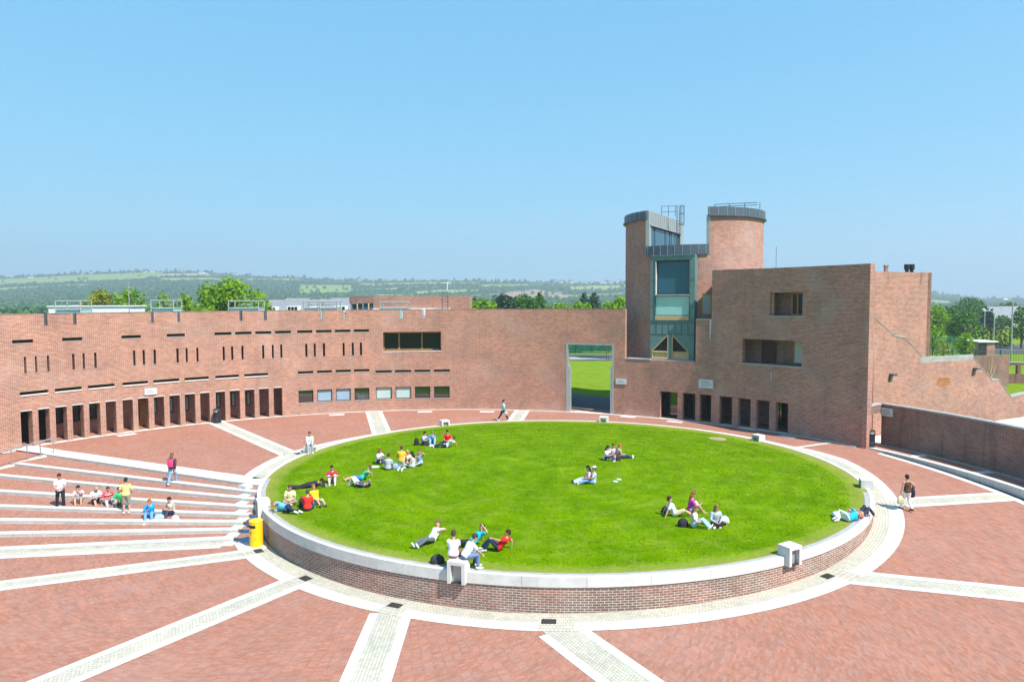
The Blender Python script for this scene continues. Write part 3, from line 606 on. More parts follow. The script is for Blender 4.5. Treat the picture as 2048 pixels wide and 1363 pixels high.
# rear walls and roof of the block
TL = np.array([W[0]+RW*math.cos(R_(49)), W[1]+RW*math.sin(R_(49))]); Bp = A+e*ue
rear = [Bp, Bp+nb*9, TL+np.array([.6, .78])*9.5, TL+np.array([.6, .78])*.05]
for p, q in zip(rear[:-1], rear[1:]):
    d = (q-p); L = np.linalg.norm(d); d /= L; n_ = np.array([-d[1], d[0]])*.4
    mb.obox((*p, -1), (*(d*L), 0), (*n_, 0), (0, 0, 12.9 if q is not rear[3] else 13.25))
mb.build('rear_wall', M['brick2'], bb)
mb = MB(); poly = [tuple(W+(RW+.3)*np.array([math.cos(R_(a)), math.sin(R_(a))])) for a in fine(49, 27.3, 2)]+[tuple(A1+np.array([-.2, .3])), tuple(A+nb*.3), tuple(Bp+nb*.4)]+[tuple(Bp+nb*9)]+[tuple(rear[2])]
mb.face([(*p, 11.5) for p in poly]); mb.build('roof', M['slab_grey'], bb)
for x in (1776, 1842): # expansion joints in the side wall parapet
    u = onface(x, 560)[0]; mb = MB(); slab(mb, PW, u-.04, u+.04, HS-.9, HS, -.01, .02); mb.build('expansion_joint', M['brick3'], bb)
mb = MB(); slab(mb, PW, onface(1786, 670)[0], onface(1792, 670)[0], onface(1788, 676)[1], onface(1788, 668)[1], -.02, .1); mb.build('opening', M['dark'], bb)
u0, z1 = fu(1398, 762); u1, z0 = fu(1427, 777); plaque(FW, u0, u1, z0, z0+.72, 4, 'largest grey plaque with four lines of lettering, on the dark block')
# chimney flues and vents on the block roof
t = thing('roof_flue', (*ony(1818, 543, 54)[:2], 11.5), 'pair of black flue pipes standing on the block roof', 'flue')
for dx in (-.16, .2):
    p = ony(1818, 543, 54)[:2]; mb = MB(); mb.cylz((p[0]+dx, p[1], 11.5), .13, .65, 12); mb.cylz((p[0]+dx, p[1], 12.15), .2, .4, 12); mb.build('pipe', M['bin_black'], t)
p = ony(1772, 540, 54); mb = MB(); mb.box((p[0], p[1], 12.0), (.22, .22, 1.)); mb.box((p[0], p[1], 12.45), (.3, .3, .08)); tag(mb.build('roof_vent', M['brick2'], origin=(p[0], p[1], 11.5)), 'small brick vent stack left of the two black flues', 'vent')
p = ony(1552, 535, 58); mb = MB(); mb.tube([(p[0], p[1], 11.5), (p[0], p[1], 14.2)], .018); tag(mb.build('antenna', M['steel_dark'], origin=(p[0], p[1], 11.5)), 'thin whip antenna on the block roof right of the tower', 'antenna')
# stair wall stepping down to the right
SO = -.07
prof = [(.75, -1), (.75, onface(1748, 632)[1])]+[onface(*q, off=SO) for q in ((1748, 632), (1787, 668), (1808, 672), (1846, 713), (1945, 713), (1983, 757), (1996, 757), (2022, 792), (2048, 785))]
prof = [(.05, -1)]+prof[2:]; last = prof[-1]; prof += [(last[0]+6, last[1]), (last[0]+6, -1)]
mb = MB(); P2 = lambda u, z, d: PW(u, z, SO+d)
mb.face([P2(u, z, 0) for u, z in prof], [(u, z) for u, z in prof]); mb.face([P2(u, z, .34) for u, z in prof][::-1], [(u, z) for u, z in prof][::-1])
for (a, b) in zip(prof[:-1], prof[1:]): mb.face([P2(*a, 0), P2(*a, .34), P2(*b, .34), P2(*b, 0)])
c_ = PW(8, 0, 0); sw = mb.build('stair_wall', M['brick2'], origin=(c_[0], c_[1], 0)); tag(sw, 'sunlit brick wall stepping down like a stair beside the block', 'wall')
mb = MB()
for (a, b) in zip(prof[1:-2], prof[2:-1]):
    th = .06 if abs(b[1]-a[1]) > .25 else .12
    if (b[0]-a[0]) > 4 and b[1] == a[1]: th = .1
    mb.face([P2(*a, -.03), P2(*a, .4), P2(*b, .4), P2(*b, -.03)]); 
    q = [P2(a[0], a[1]+.004, -.03), P2(a[0], a[1]+.004, .4), P2(b[0], b[1]+.004, .4), P2(b[0], b[1]+.004, -.03)]; lo_ = [(x, y, z-th) for x, y, z in q]
    mb.face(q); mb.face([lo_[0], lo_[3], q[3], q[0]]); mb.face([lo_[1], lo_[2], q[2], q[1]])
mb.build('coping', M['concrete2'], sw)
i5 = onface(1846, 713, SO); i6 = onface(1945, 713, SO)
mb = MB(); slab(mb, P2, i5[0]-.3, i6[0]+.1, i5[1]-.45, i5[1]-.02, -.012, .1); mb.build('stained_band', M['concrete2'], sw)
a = onface(1874, 758, SO); b = onface(1899, 771, SO); mb = MB(); slab(mb, P2, a[0], b[0], b[1]+.05, a[1]+.1, -.006, .05)
m_new = brick('new_brick_patch', (.4, .16, .06), (.36, .13, .05), (.32, .12, .05), (.4, .2, .1)); mb.build('brick_patch', m_new, sw)
for x, y, lab in ((1779, 757, 'black wall lamp nearest the block corner on the stair wall'), (1946, 745, 'black wall lamp at the right end of the stair wall')):
    u, z = onface(x, y, SO); mb = MB(); slab(mb, P2, u-.06, u+.06, z-.25, z+.35, -.05, 0); slab(mb, P2, u-.05, u+.4, z+.25, z+.38, -.35, -.02); q = P2(u, z, 0)
    tag(mb.build('wall_lamp', M['steel_dark'], origin=q), lab, 'wall lamp', 'wall lamps on the stair wall')
# low dark wall on the right
LW = circ(S, 33.85); lu = lambda d: -R_(d)*33.85
uu = lambda x, y: -cyl(x, y, S, 33.85)[0]*33.85
lwt = thing('low_brick_wall', (S[0]+33.8, S[1]+8, 0), 'low dark curved brick wall with damp streaks and a pale coping on the right', 'wall')
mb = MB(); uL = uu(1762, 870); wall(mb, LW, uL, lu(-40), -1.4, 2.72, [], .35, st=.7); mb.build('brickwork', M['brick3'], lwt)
PL = np.array(LW(uL, 0, .0)[:2]); PK = A0+np.array([.16, .12]); dl = PL-PK; nl_ = np.array([-dl[1], dl[0]])/np.linalg.norm(dl)*.3
mb = MB(); mb.obox((*PK, 2.2), (*dl, 0), (*nl_, 0), (0, 0, .52)); mb.build('door_lintel', M['brick3'], lwt)
mb = MB(); mb.obox((*(PK-nl_*.1), 2.721), (*dl, 0), (*(nl_*1.3), 0), (0, 0, .1)); mb.build('lintel_coping', M['concrete2'], lwt)
mb = MB(); slab(mb, LW, uL, lu(-40), 2.722, 2.82, -.03, .4); mb.build('coping', M['concrete2'], lwt)
plaque(LW, uu(1763.5, 812), uu(1787, 815), 2.0, 2.55, 3, 'grey plaque at the left end of the low dark wall')

# ---- the tower: one drum, slotted through the middle
tw = thing('round_tower', (16.58, 65.5, 4.8), 'slotted round brick tower with dark zinc caps and a green copper bay', 'tower')
D = np.array([16.58, 65.5]); RD = 6.08; ax = np.array([.48, .8773]); nx = np.array([.8773, -.48])
DW = circ(D, RD); td = lambda deg: -R_(deg)*RD
t_s = math.degrees(math.atan2(nx[1], nx[0]))
aR = math.degrees(math.acos(2.68/RD)); aL = math.degrees(math.acos(2.55/RD))
tR0, tR1 = t_s-aR, t_s+aR; tL0, tL1 = t_s+180-aL, t_s+180+aL
p1 = cyl(1403, 607, D, RD); 
def near(x, y):
    d = ray((x, y)); a = d[0]**2+d[1]**2; b = -(d[0]*D[0]+d[1]*D[1]); k = D@D-RD*RD
    q = d*((-b-math.sqrt(max(0, b*b-a*k)))/a)+np.array([0, 0, H]); return math.degrees(math.atan2(q[1]-D[1], q[0]-D[0])), q[2]
wa, wz = near(1404, 587); wb, wz2 = near(1423, 629); print('drum win', wa, wb, wz, wz2)
# walls run from rear (t=100) clockwise in view; u = -t*RD rises to the right seen from outside
T0, T1 = td(tR1), td(tR1-360)
ops = [(td(tR0), td(tL1-360), 13.72, 30), (td(tL0-360), td(tR1-360), 13.72, 30)]
wlo, whi = sorted((td(wa), td(wb)))
ops.append((wlo, whi, wz2, wz))
mb = MB(); wall(mb, DW, T0, T1, 4.0, 16.95, ops, -.35, st=.35); mb.build('drum', M['brick2'], tw)
f = window(tw, lambda u, z, d: DW(u, z, -d), (wlo, whi, wz2, wz), .07, 'blind_pale', 'timber_pale', fw=.1, name='window')
def dseg(mb, t0, t1, R, z0, z1):     # D-shaped slice of the drum
    P = [(D[0]+R*math.cos(R_(a)), D[1]+R*math.sin(R_(a))) for a in fine(t0, t1, 4)]
    mb.face([(*p, z1) for p in P]); mb.face([(*p, z0) for p in P][::-1])
    for p, q in zip(P, P[1:]+P[:1]): mb.face([(*p, z0), (*q, z0), (*q, z1), (*p, z1)])
for nm, a, b in (('cap', tR0, tR1), ('cap', tL0, tL1)):
    mb = MB(); dseg(mb, a-.8, b+.8, RD+.1, 16.95, 17.62); mb.loft([[(D[0]+R*math.cos(R_(t)), D[1]+R*math.sin(R_(t)), z) for R, z in ((RD-.1, 16.86), (RD+.24, 16.86), (RD+.24, 16.96), (RD-.1, 16.96))] for t in fine(a, b, 4)])
    cp = mb.build(nm, M['zinc'], tw)
    mb = MB()
    for t in fine(a, b, 7.5): q = np.array([math.cos(R_(t)), math.sin(R_(t))]); mb.box((*(D+q*(RD+.11)), 17.29), (.05, .03, .64), R_(t))
    mb.build('seam', M['zinc_light'], cp)
# cut faces of the slot
for sgn, off in ((-1, 2.55), (1, 2.68)):
    h = math.sqrt(RD**2-off**2); o = D+nx*sgn*(off-.17)-ax*h; L = 2*h
    FP = (lambda o_, s_: (lambda u, z, d: (o_[0]+ax[0]*u+nx[0]*s_*d, o_[1]+ax[1]*u+nx[1]*s_*d, z)))(o, sgn)
    if sgn < 0:
        mb = MB(); wall(mb, FP, .0, L, 13.7, 17.6, [(.65, L-1.2, 14.5, 16.45)], .3, st=20); slab(mb, FP, .3, L-.9, 16.35, 16.47, -.1, 0)
        for k in range(1, 17): slab(mb, FP, L*k/17-.02, L*k/17+.02, 16.48, 17.6, -.03, -.001)
        mb.build('slot_cladding', M['zinc_light'], tw)
        window(tw, FP, (.65, L-1.2, 14.5, 16.45), .12, 'glass_sky', 'steel_dark', bars=(.16, .5, .66, .72, .86), fw=.08, name='slot_window')
    else:
        mb = MB(); slab(mb, FP, 0, L, 13.7, 16.95, 0, .3, st=20); mb.build('slot_cladding', M['zinc_light'], tw)
# roof of the slot and its zinc fascia
mb = MB(); dseg(mb, tL1, tR0+360, RD-.2, 13.6, 14.45); dd = [D-nx*2.5-ax*5, D+nx*2.6-ax*5, D+nx*2.6+ax*5, D-nx*2.5+ax*5]; mb.face([(*p, 14.46) for p in dd])
mb.loft([[(D[0]+R*math.cos(R_(t)), D[1]+R*math.sin(R_(t)), z) for R, z in ((RD-.3, 13.72), (RD+.14, 13.72), (RD+.14, 14.55), (RD-.3, 14.55))] for t in fine(tL1, tR0+360, 3)])
fs = mb.build('slot_fascia', M['zinc'], tw); mb = MB()
for t in fine(tL1+2, tR0+358, 6): q = np.array([math.cos(R_(t)), math.sin(R_(t))]); mb.box((*(D+q*(RD+.15)), 14.13), (.04, .03, .8), R_(t))
mb.build('seam', M['zinc_light'], fs)
# copper bay
F0 = D-ax*(RD+.5)
BW = lambda u, z, d: (F0[0]+nx[0]*u+ax[0]*d, F0[1]+nx[1]*u+ax[1]*d, z)
mb = MB(); s0, s1_ = -1.88, 1.88
wall(mb, BW, s0, s1_, 4.98, 13.62, [(-1.5, 1.45, 10.42, 13.25), (-1.5, 1.45, 8.25, 10.3), (-1.72, 1.42, 5.0, 7.05)], .18, st=9)
slab(mb, BW, s0, s0+.12, 4.98, 13.62, .18, 2.6, st=9); slab(mb, BW, s1_-.12, s1_, 4.98, 13.62, .18, 2.6, st=9); slab(mb, BW, s0, s1_, 13.62, 13.7, -.08, 2.0, st=9)
tri = lambda p: [BW(u, z, d) for u, z in p for d in ()]
def prism(mb, pts, d0, d1, m=0):
    a = [BW(u, z, d0) for u, z in pts]; b = [BW(u, z, d1) for u, z in pts]; mb.face(a, m=m); mb.face(b[::-1], m=m)
    for i in range(len(pts)): j = (i+1) % len(pts); mb.face([a[i], b[i], b[j], a[j]], m=m)
for sx in (1, -1):
    cc = -.15; f_ = lambda u: cc+(u if sx > 0 else -u)
    prism(mb, [(f_(-1.57), 5.6), (f_(-.17), 7.05), (f_(-1.57), 7.05)], 0.003, .18)
    prism(mb, [(f_(-.17), 5.0), (f_(0), 5.0), (f_(0), 7.05), (f_(-.17), 7.05)], .003, .18)
bay = mb.build('bay', M['copper'], tw)
mb = MB()
for u in fine(-1.88, 1.88, .62)[1:-1]: slab(mb, BW, u-.02, u+.02, 7.07, 8.0, -.025, -.001, st=9)
for z in (7.06, 8.02, 8.2): slab(mb, BW, s0, s1_, z-.02, z+.02, -.03, -.001, st=9)
for u in (-1.5, 1.45): slab(mb, BW, u-.03, u+.03, 8.24, 13.3, -.04, -.001, st=9)
for z in (9.4, 11.6): slab(mb, BW, s0, -1.55, z-.015, z+.015, -.02, -.001, st=9); slab(mb, BW, 1.5, s1_, z-.015, z+.015, -.02, -.001, st=9)
mb.build('seam', M['copper_seam'], bay)
mb = MB(); slab(mb, BW, -1.5, 1.45, 10.31, 10.41, -.06, .5, st=9); slab(mb, BW, s0-.08, s1_+.06, 4.84, 4.975, -.1, 2.6, st=9); mb.build('bay_sill', M['zinc_light'], bay)
mb = MB(); slab(mb, BW, -1.49, -1.4, 10.42, 13.24, .02, .34, st=9); mb.build('bay_reveal', M['concrete'], bay)
window(bay, BW, (-1.4, 1.44, 10.42, 13.24), .27, 'glass_sky', 'frame', fw=.08, name='bay_window')
window(bay, BW, (-1.49, 1.44, 8.64, 10.3), .1, 'aqua', 'steel_dark', fw=.04, name='bay_window')
mb = MB(); slab(mb, BW, -1.49, 1.44, 8.26, 8.63, .03, .12, st=9); mb.build('timber_rail', M['timber_pale'], bay)
for sx in (1, -1):
    f_ = lambda u: -.15+(u if sx > 0 else -u)
    mb = MB(); prism(mb, [(f_(-1.55), 5.62), (f_(-.17), 5.62), (f_(-.17), 7.03)], .1, .12); pn = mb.build('triangle_pane', M['glass'], bay)
    mb = MB()
    for a, b in (((-1.57, 5.58), (-.17, 5.58)), ((-.2, 5.0), (-.2, 7.0)), ((-1.57, 5.6), (-.19, 7.02)), ((-1.55, 5.02), (-1.55, 5.6)), ((-1.55, 5.04), (-.17, 5.04))):
        mb.tube([BW(f_(a[0]), a[1], .0), BW(f_(b[0]), b[1], .0)], .05, 4)
    lo_, hi_ = sorted((f_(-1.55), f_(-.2))); slab(mb, BW, lo_, hi_, 5.04, 5.55, .06, .1, st=9); mb.build('triangle_frame', M['timber_pale'], bay)
# tower roof rails and caged ladder
t = thing('ladder_cage', (*ony(1357, 480, 66)[:2], 14.5), 'dark steel caged ladder and guard rail on the left half of the tower', 'ladder')
b0 = ony(1357, 450, 66)[:2]; mb = MB()
for dx in (-.14, .14): mb.tube([(b0[0]+dx*.9, b0[1]-dx*.5, 14.4), (b0[0]+dx*.9, b0[1]-dx*.5, 18.6)], .035, 5)
for k in range(13): mb.tube([(b0[0]-.14, b0[1]+.07, 14.7+.28*k), (b0[0]+.14, b0[1]-.07, 14.7+.28*k)], .018, 4)
mb.build('ladder', M['steel_dark'], t); mb = MB()
for z in (16.8, 17.8, 18.5): mb.tube([(b0[0]+.1+.34*math.sin(q)*1.0, b0[1]-.36+.36*math.cos(q), z) for q in fine(-.3, 3.4, .4)], .02, 4)
for q in fine(0, 3.1, .6): mb.tube([(b0[0]+.1+.34*math.sin(q), b0[1]-.36+.36*math.cos(q), 16.8) if k == 0 else (b0[0]+.1+.34*math.sin(q), b0[1]-.36+.36*math.cos(q), 18.5) for k in (0, 1)], .018, 4)
mb.build('cage', M['steel_dark'], t); mb = MB()
qa = b0-ax*1.4-nx*.3; 
for k in range(3):
    q = b0-nx*(.25+.6*k)-ax*(.2+.15*k); mb.tube([(*q, 17.6), (*q, 18.55)], .025, 4)
for z in (18.05, 18.55): mb.tube([(*(b0-nx*.1), z), (*(b0-nx*1.45-ax*.5), z)], .022, 4)
mb.build('guard_rail', M['steel_dark'], t)
t = thing('roof_railing', (*(D+nx*4.2), 17.6), 'low dark railing on top of the right half of the tower', 'railing'); mb = MB()
for k in range(4):
    q = D+nx*(2.6+1.2*k)-ax*(2.9-.2*k); mb.tube([(*q, 17.55), (*q, 18.1)], .03, 4)
for z in (17.9, 18.1): mb.tube([(*(D+nx*2.6-ax*2.9), z), (*(D+nx*6.0-ax*2.3), z)], .028, 4)
mb.build('rails', M['steel_dark'], t)

# ------------------------------------------------------------------ seats, bins, railings
SEATS = [(-106.2, 'pale concrete seat block with an open front, two men in white sitting on it'), (-60.9, 'empty concrete seat block with an open front at the right front of the lawn'), (-15.9, 'concrete seat block at the right lawn edge, near the walker in the brown waistcoat'), (28.4, 'concrete seat block in front of the dark colonnade'),
         (73.2, 'concrete seat block in front of the tall gateway'), (118.9, 'concrete seat block on the far lawn edge below the wide timber window'), (163.4, 'concrete seat block with a man in pale clothes sitting on it'), (208.2, 'concrete seat block on the lawn edge above the steps')]
for a, lab in SEATS:
    ca, sa = math.cos(R_(a)), math.sin(R_(a)); r0, r1 = 16.42, 17.0; ct = np.array([C[0], C[1]]); rd = np.array([ca, sa]); tn = np.array([-sa, ca])
    front = -166 < (a if a < 180 else a-360) < -20; zb = COPB(a if a < 180 else a-360)-.02 if front else -.02; zt = .46
    mb = MB(); X = lambda r, t, z: (*(ct+rd*r+tn*t), z)
    hw, w_, tp = .345, .13, .13
    ob = lambda ra, rb, ta, tb, za, zb_: mb.obox(X(ra, ta, za), (*(rd*(rb-ra)), 0), (*(tn*(tb-ta)), 0), (0, 0, zb_-za))
    ob(r0, r1, -hw, -hw+w_, zb, zt-tp-.001); ob(r0, r1, hw-w_, hw, zb, zt-tp-.001); ob(r0, r1, -hw, hw, zt-tp, zt)
    p = ct+rd*16.5
    o = mb.build('seat_block', M['concrete'], origin=(p[0], p[1], 0)); tag(o, lab, 'seat', 'concrete seat blocks round the lawn')
    mb = MB(); ob(16.58, 16.815, -hw+w_+.002, hw-w_-.002, zb, zt-tp-.002); mb.build('niche_panel', M['zinc_light'], o)
    mb = MB(); ob(16.82, r1-.03, -hw+w_+.002, hw-w_-.002, zb+.0, zb+.03); mb.build('niche_floor', M['soil'], o)
# yellow bin
p = onz(513, 1092, -1.36); t = thing('litter_bin', (p[0], p[1], -1.36), 'bright yellow round litter bin standing at the foot of the steps', 'bin', None)
mb = MB(); mb.box((p[0]+.03, p[1]-.03, -1.33), (.86, .86, .05), .35); mb.build('base_slab', M['concrete'], t)
mb = MB(); mb.cylz((p[0], p[1], -1.3), .3, 1.13, 28); mb.cylz((p[0], p[1], -.17), .315, .03, 28); mb.loft([[(p[0]+r*math.cos(2*math.pi*j/28), p[1]+r*math.sin(2*math.pi*j/28), z) for j in range(28)] for r, z in ((.315, -.139), (.29, -.1), (.2, -.085))]); mb.build('drum', M['bin_yellow'], t, smooth=False)
def on_cyl(p, r, a0, a1, z0, z1, th, nm, mat, par):
    mb = MB(); slab(mb, lambda u, z, d: (p[0]+(r+d)*math.cos(u/r), p[1]+(r+d)*math.sin(u/r), z), R_(a0)*r, R_(a1)*r, z0, z1, -.02, th, st=.05); return mb.build(nm, mat, par)
on_cyl(p, .3, -142, -75, -.42, -.29, .008, 'slot', M['dark'], t); on_cyl(p, .3, -122, -114, -.68, -.58, .01, 'lock', M['soil'], t)
for x, y, lab in ((435, 845, 'black domed litter bin in front of the colonnade of the curved building'), (1740, 893, 'black domed litter bin at the corner of the dark block')):
    p = onz(x, y, 0); t = thing('litter_bin', (p[0], p[1], 0), lab, 'bin', 'black litter bins')
    mb = MB(); n = 24; mb.loft([[(p[0]+r*math.cos(2*math.pi*j/n), p[1]+r*math.sin(2*math.pi*j/n), z) for j in range(n)] for r, z in ((.29, .01), (.31, .06), (.3, .1), (.3, .78), (.32, .8), (.32, .84))]); mb.build('body', M['bin_black'], t)
    mb = MB(); mb.loft([[(p[0]+r*math.cos(2*math.pi*j/n), p[1]+r*math.sin(2*math.pi*j/n), z) for j in range(n)] for r, z in ((.29, .841), (.3, .9), (.3, 1.06), (.27, 1.13), (.2, 1.18), (.1, 1.2))]); h = mb.build('hood', M['bin_black'], t)
    on_cyl(p, .3, -120, -65, .92, 1.05, .004, 'slot', M['concrete2'], h); on_cyl(p, .3, -125, -60, .3, .36, .004, 'band', M['steel_dark'], t)
# ramp handrail
hp = [R_(a) for a in (153.2, 154.9, 156.6, 158.6, 160.5, 162.6, 163.0, 165.3, 168)]
t = thing('handrail', (S[0]+28.3*math.cos(R_(157)), S[1]+28.3*math.sin(R_(157)), 0), 'steel handrail with thin posts along the ramp beside the steps', 'railing')
hz = lambda a: -(math.degrees(a)-152.4)*.044 if a > R_(152.4) else 0
for a in hp:
    mb = MB(); q = (S[0]+28.32*math.cos(a), S[1]+28.32*math.sin(a)); mb.tube([(*q, hz(a)-.05), (*q, hz(a)+1.0)], .036, 6); mb.build('post', M['steel'], t)
mb = MB(); mb.tube([(S[0]+28.32*math.cos(a), S[1]+28.32*math.sin(a), hz(a)+1.0) for a in hp], .042, 6); mb.build('rail', M['steel'], t)
mb = MB(); mb.tube([(S[0]+28.32*math.cos(a), S[1]+28.32*math.sin(a), hz(a)+.12) for a in hp[1:]], .02, 6); mb.build('lower_rail', M['steel'], t)

# ------------------------------------------------------------------ things on and behind the roofs
def frame_box(x0, x1, yt, Y, dpt, z0, lab, mat='steel'):
    a = ony(x0, 620, Y); b = ony(x1, 620, Y); zt = ony(x0, yt, Y)[2]; d = (b-a)[:2]; L = np.linalg.norm(d); d /= L; n_ = np.array([-d[1], d[0]])
    t = thing('roof_light', (a[0], a[1], z0), lab, 'roof light', 'framed roof lights'); mb = MB(); r = .055
    Q = [a[:2], b[:2], b[:2]+n_*dpt, a[:2]+n_*dpt]
    for q in Q: mb.tube([(*q, z0), (*q, zt)], r, 4)
    for i in range(4):
        for z in (zt-.04, z0+(zt-z0)*.62): mb.tube([(*Q[i], z), (*Q[(i+1) % 4], z)], r, 4)
    mb.build('frame', M['zinc_light'], t)
    mb = MB(); c_ = sum(Q)/4; mb.cylz((c_[0], c_[1], z0+(zt-z0)*.45), .35, .25, 12); mb.cylz((c_[0], c_[1], z0+(zt-z0)*.78), .6, .08, 12); mb.build('fan_cowl', M['steel'], t)
    mb = MB(); mb.obox((*(Q[0]+n_*.1), z0), (*(d*L), 0), (*(n_*(dpt-.2)), 0), (0, 0, (zt-z0)*.58)); mb.build('glazing', M['aqua'], t)
for (x0, x1, yt, Y, lab) in ((111, 161, 601, 60, 'first framed roof light from the left, in front of the white roof slab'), (302, 347, 600, 64, 'framed roof light between the two clumps of bright trees'), (457, 517, 601, 68, 'framed roof light in front of the big bright tree'), (608, 636, 602, 71, 'framed roof light in front of the slate roofs, left one of two side by side'), (640, 674, 602, 71, 'framed roof light in front of the slate roofs, right one of two side by side'), (760, 815, 603, 72, 'framed glass roof light in front of the brick penthouse')):
    frame_box(x0, x1, yt, Y, 1.6, 8.2, lab)
a = ony(97, 620, 66); b = ony(262, 620, 66); mb = MB(); d = b-a; mb.obox((a[0], a[1], 8.25), (d[0], d[1], 0), (0, 2.5, 0), (0, 0, 1.3)); mb.obox((a[0]-.1, a[1]-.1, 9.55), (d[0]*1.03, d[1], 0), (0, 2.7, 0), (0, 0, .1))
tag(mb.build('roof_upstand', M['white'], origin=(a[0], a[1], 8.25)), 'long white upstand on the left roof behind the first roof light', 'roof upstand')
p = ony(258, 600, 66); mb = MB(); mb.tube([(p[0], p[1], 8.3), (p[0], p[1], 11)], .04, 6); mb.tube([(p[0], p[1], 11), (p[0], p[1], 12.6)], .02, 5); tag(mb.build('mast', M['zinc_light'], origin=(p[0], p[1], 8.3)), 'tall thin white mast on the left roof', 'mast')
# brick penthouse
Y = 77; a = ony(701, 600, Y); b = ony(746, 600, Y); c2 = ony(938, 600, Y); zt = ony(746, 592, Y)[2]
ph = thing('roof_penthouse', (b[0], b[1], 8.2), 'low brick penthouse with a dark glazed left end on the curved roof', 'building')
mb = MB(); mb.obox((b[0], b[1], 7), (c2[0]-b[0], 0, 0), (0, 6, 0), (0, 0, zt-7)); mb.build('wall', M['brick'], ph)
mb = MB(); mb.obox((b[0]-.0, b[1]-.02, 8.2), (c2[0]-b[0]-2, 0, 0), (0, -.3, 0), (0, 0, .95)); mb.build('white_upstand', M['white'], ph)
mb = MB(); mb.obox((a[0], a[1]-.6, zt-.75), (b[0]-a[0]-.01, .5, 0), (0, 5, 0), (0, 0, .75)); mb.build('fascia', M['brick3'], ph)
mb = MB(); mb.obox((a[0]+.1, a[1]-.2, 7.5), (b[0]-a[0]-.2, .3, 0), (0, 4, 0), (0, 0, zt-8.3)); mb.build('glazing', M['glass_sky'], ph)
for k in range(4):
    q = a[:2]+(b[:2]-a[:2])*(k+.3)/4; mb = MB(); mb.tube([(q[0], q[1]-.4, 7.5), (q[0], q[1]-.4, zt-.76)], .09, 4); mb.build('mullion', M['timber_pale' if k % 2 else 'steel'], ph)
p = ony(890, 600, Y-1); mb = MB()
for dx in (-.3, .3): mb.tube([(p[0]+dx, p[1], 8.2), (p[0]+dx, p[1], 11.0)], .04, 5)
for k in range(8): mb.tube([(p[0]-.3, p[1], 8.5+.32*k), (p[0]+.3, p[1], 8.5+.32*k)], .025, 4)
tag(mb.build('ladder', M['steel_dark'], origin=(p[0], p[1], 8.2)), 'steel ladder fixed to the brick penthouse', 'ladder')
p = ony(895, 600, Y+1); mb = MB(); mb.tube([(p[0], p[1], 9), (p[0], p[1], 12)], .04, 5); mb.tube([(p[0]-.5, p[1], 11.9), (p[0]+.3, p[1], 11.9)], .03, 4); tag(mb.build('aerial', M['white'], origin=(p[0], p[1], 9)), 'white aerial on a pole above the penthouse ladder', 'aerial')
# terrace of slate-roofed houses behind
def house(x0, x1, Y, zg, ze, zr, dep, wallm, roofm, label, group=None, dorm=0, chim=0, rz=0., win=2, name='house'):
    a = ony(x0, 600, Y); b = ony(x1, 600, Y); L = b[0]-a[0]; o = np.array([a[0], a[1], zg])
    t = thing(name, o, label, 'house', group); cr, sr = math.cos(rz), math.sin(rz); P = lambda x, y, z: (o[0]+x*cr-y*sr, o[1]+x*sr+y*cr, z)
    mb = MB(); q = [P(0, 0, zg), P(L, 0, zg), P(L, dep, zg), P(0, dep, zg)]; q2 = [(x, y, ze) for x, y, z in q]
    for i in range(4): mb.face([q[i], q[(i+1) % 4], q2[(i+1) % 4], q2[i]])
    mb.face([P(0, 0, ze), P(0, dep, ze), P(0, dep/2, zr-.05)]); mb.face([P(L, dep, ze), P(L, 0, ze), P(L, dep/2, zr-.05)])
    mb.build('wall', M[wallm], t)
    mb = MB(); e_ = dep*.06
    for s_ in (0, 1):
        y0 = -e_ if s_ == 0 else dep+e_; zz = ze-(zr-ze)*.12
        A_ = [P(-e_, y0, zz), P(L+e_, y0, zz), P(L+e_, dep/2, zr), P(-e_, dep/2, zr)]; mb.face(A_); mb.face([(x, y, z+.12) for x, y, z in A_][::-1])
        mb.face([A_[0], A_[1], (*A_[1][:2], A_[1][2]+.12), (*A_[0][:2], A_[0][2]+.12)])
    rf = mb.build('roof', M[roofm], t)
    for k in range(chim):
        x = L*(k+.5)/max(1, chim); mb = MB(); c_ = P(x, dep/2, zr+.4); mb.box(c_, (.8, .5, 1.4), rz); mb.box((c_[0], c_[1], zr+1.2), (.25, .25, .4), rz); mb.build('chimney', M['white'], rf)
    for k in range(dorm):
        x = L*(k+.5)/dorm; mb = MB(); c_ = P(x, dep*.16, ze+(zr-ze)*.45); mb.box(c_, (1.9, 1.6, 1.1), rz); dm = mb.build('dormer', M['white'], rf)
        mb = MB(); c_ = P(x, dep*.16-.84, ze+(zr-ze)*.45)
        for dx in (-.55, 0, .55): mb.box((c_[0]+dx*cr, c_[1]+dx*sr, c_[2]+.05), (.42, .06, .7), rz)
        mb.build('dormer_window', M['glass'], dm)
    for k in range(win):
        x = L*(k+.5)/win; mb = MB(); c_ = P(x, -.03, (zg+ze)/2+.3); mb.box(c_, (min(1.2, L/win*.5), .08, 1.3), rz); mb.build('window', M['glass'], t)
    return t
for i, (x0, x1, dm, lab) in enumerate(((516, 563, 1, 'slate-roofed terrace house beside the big bright tree'), (564, 604, 1, 'slate-roofed terrace house second from the big bright tree'), (605, 655, 1, 'slate-roofed terrace house third from the big bright tree'), (656, 703, 1, 'slate-roofed terrace house next to the dark glazed penthouse end'))):
    house(x0, x1-.5, 118, 0, 7.2, 10.1+.25*(i % 2), 7, 'white', 'slate', lab, 'slate-roofed terrace', dorm=dm, chim=0)

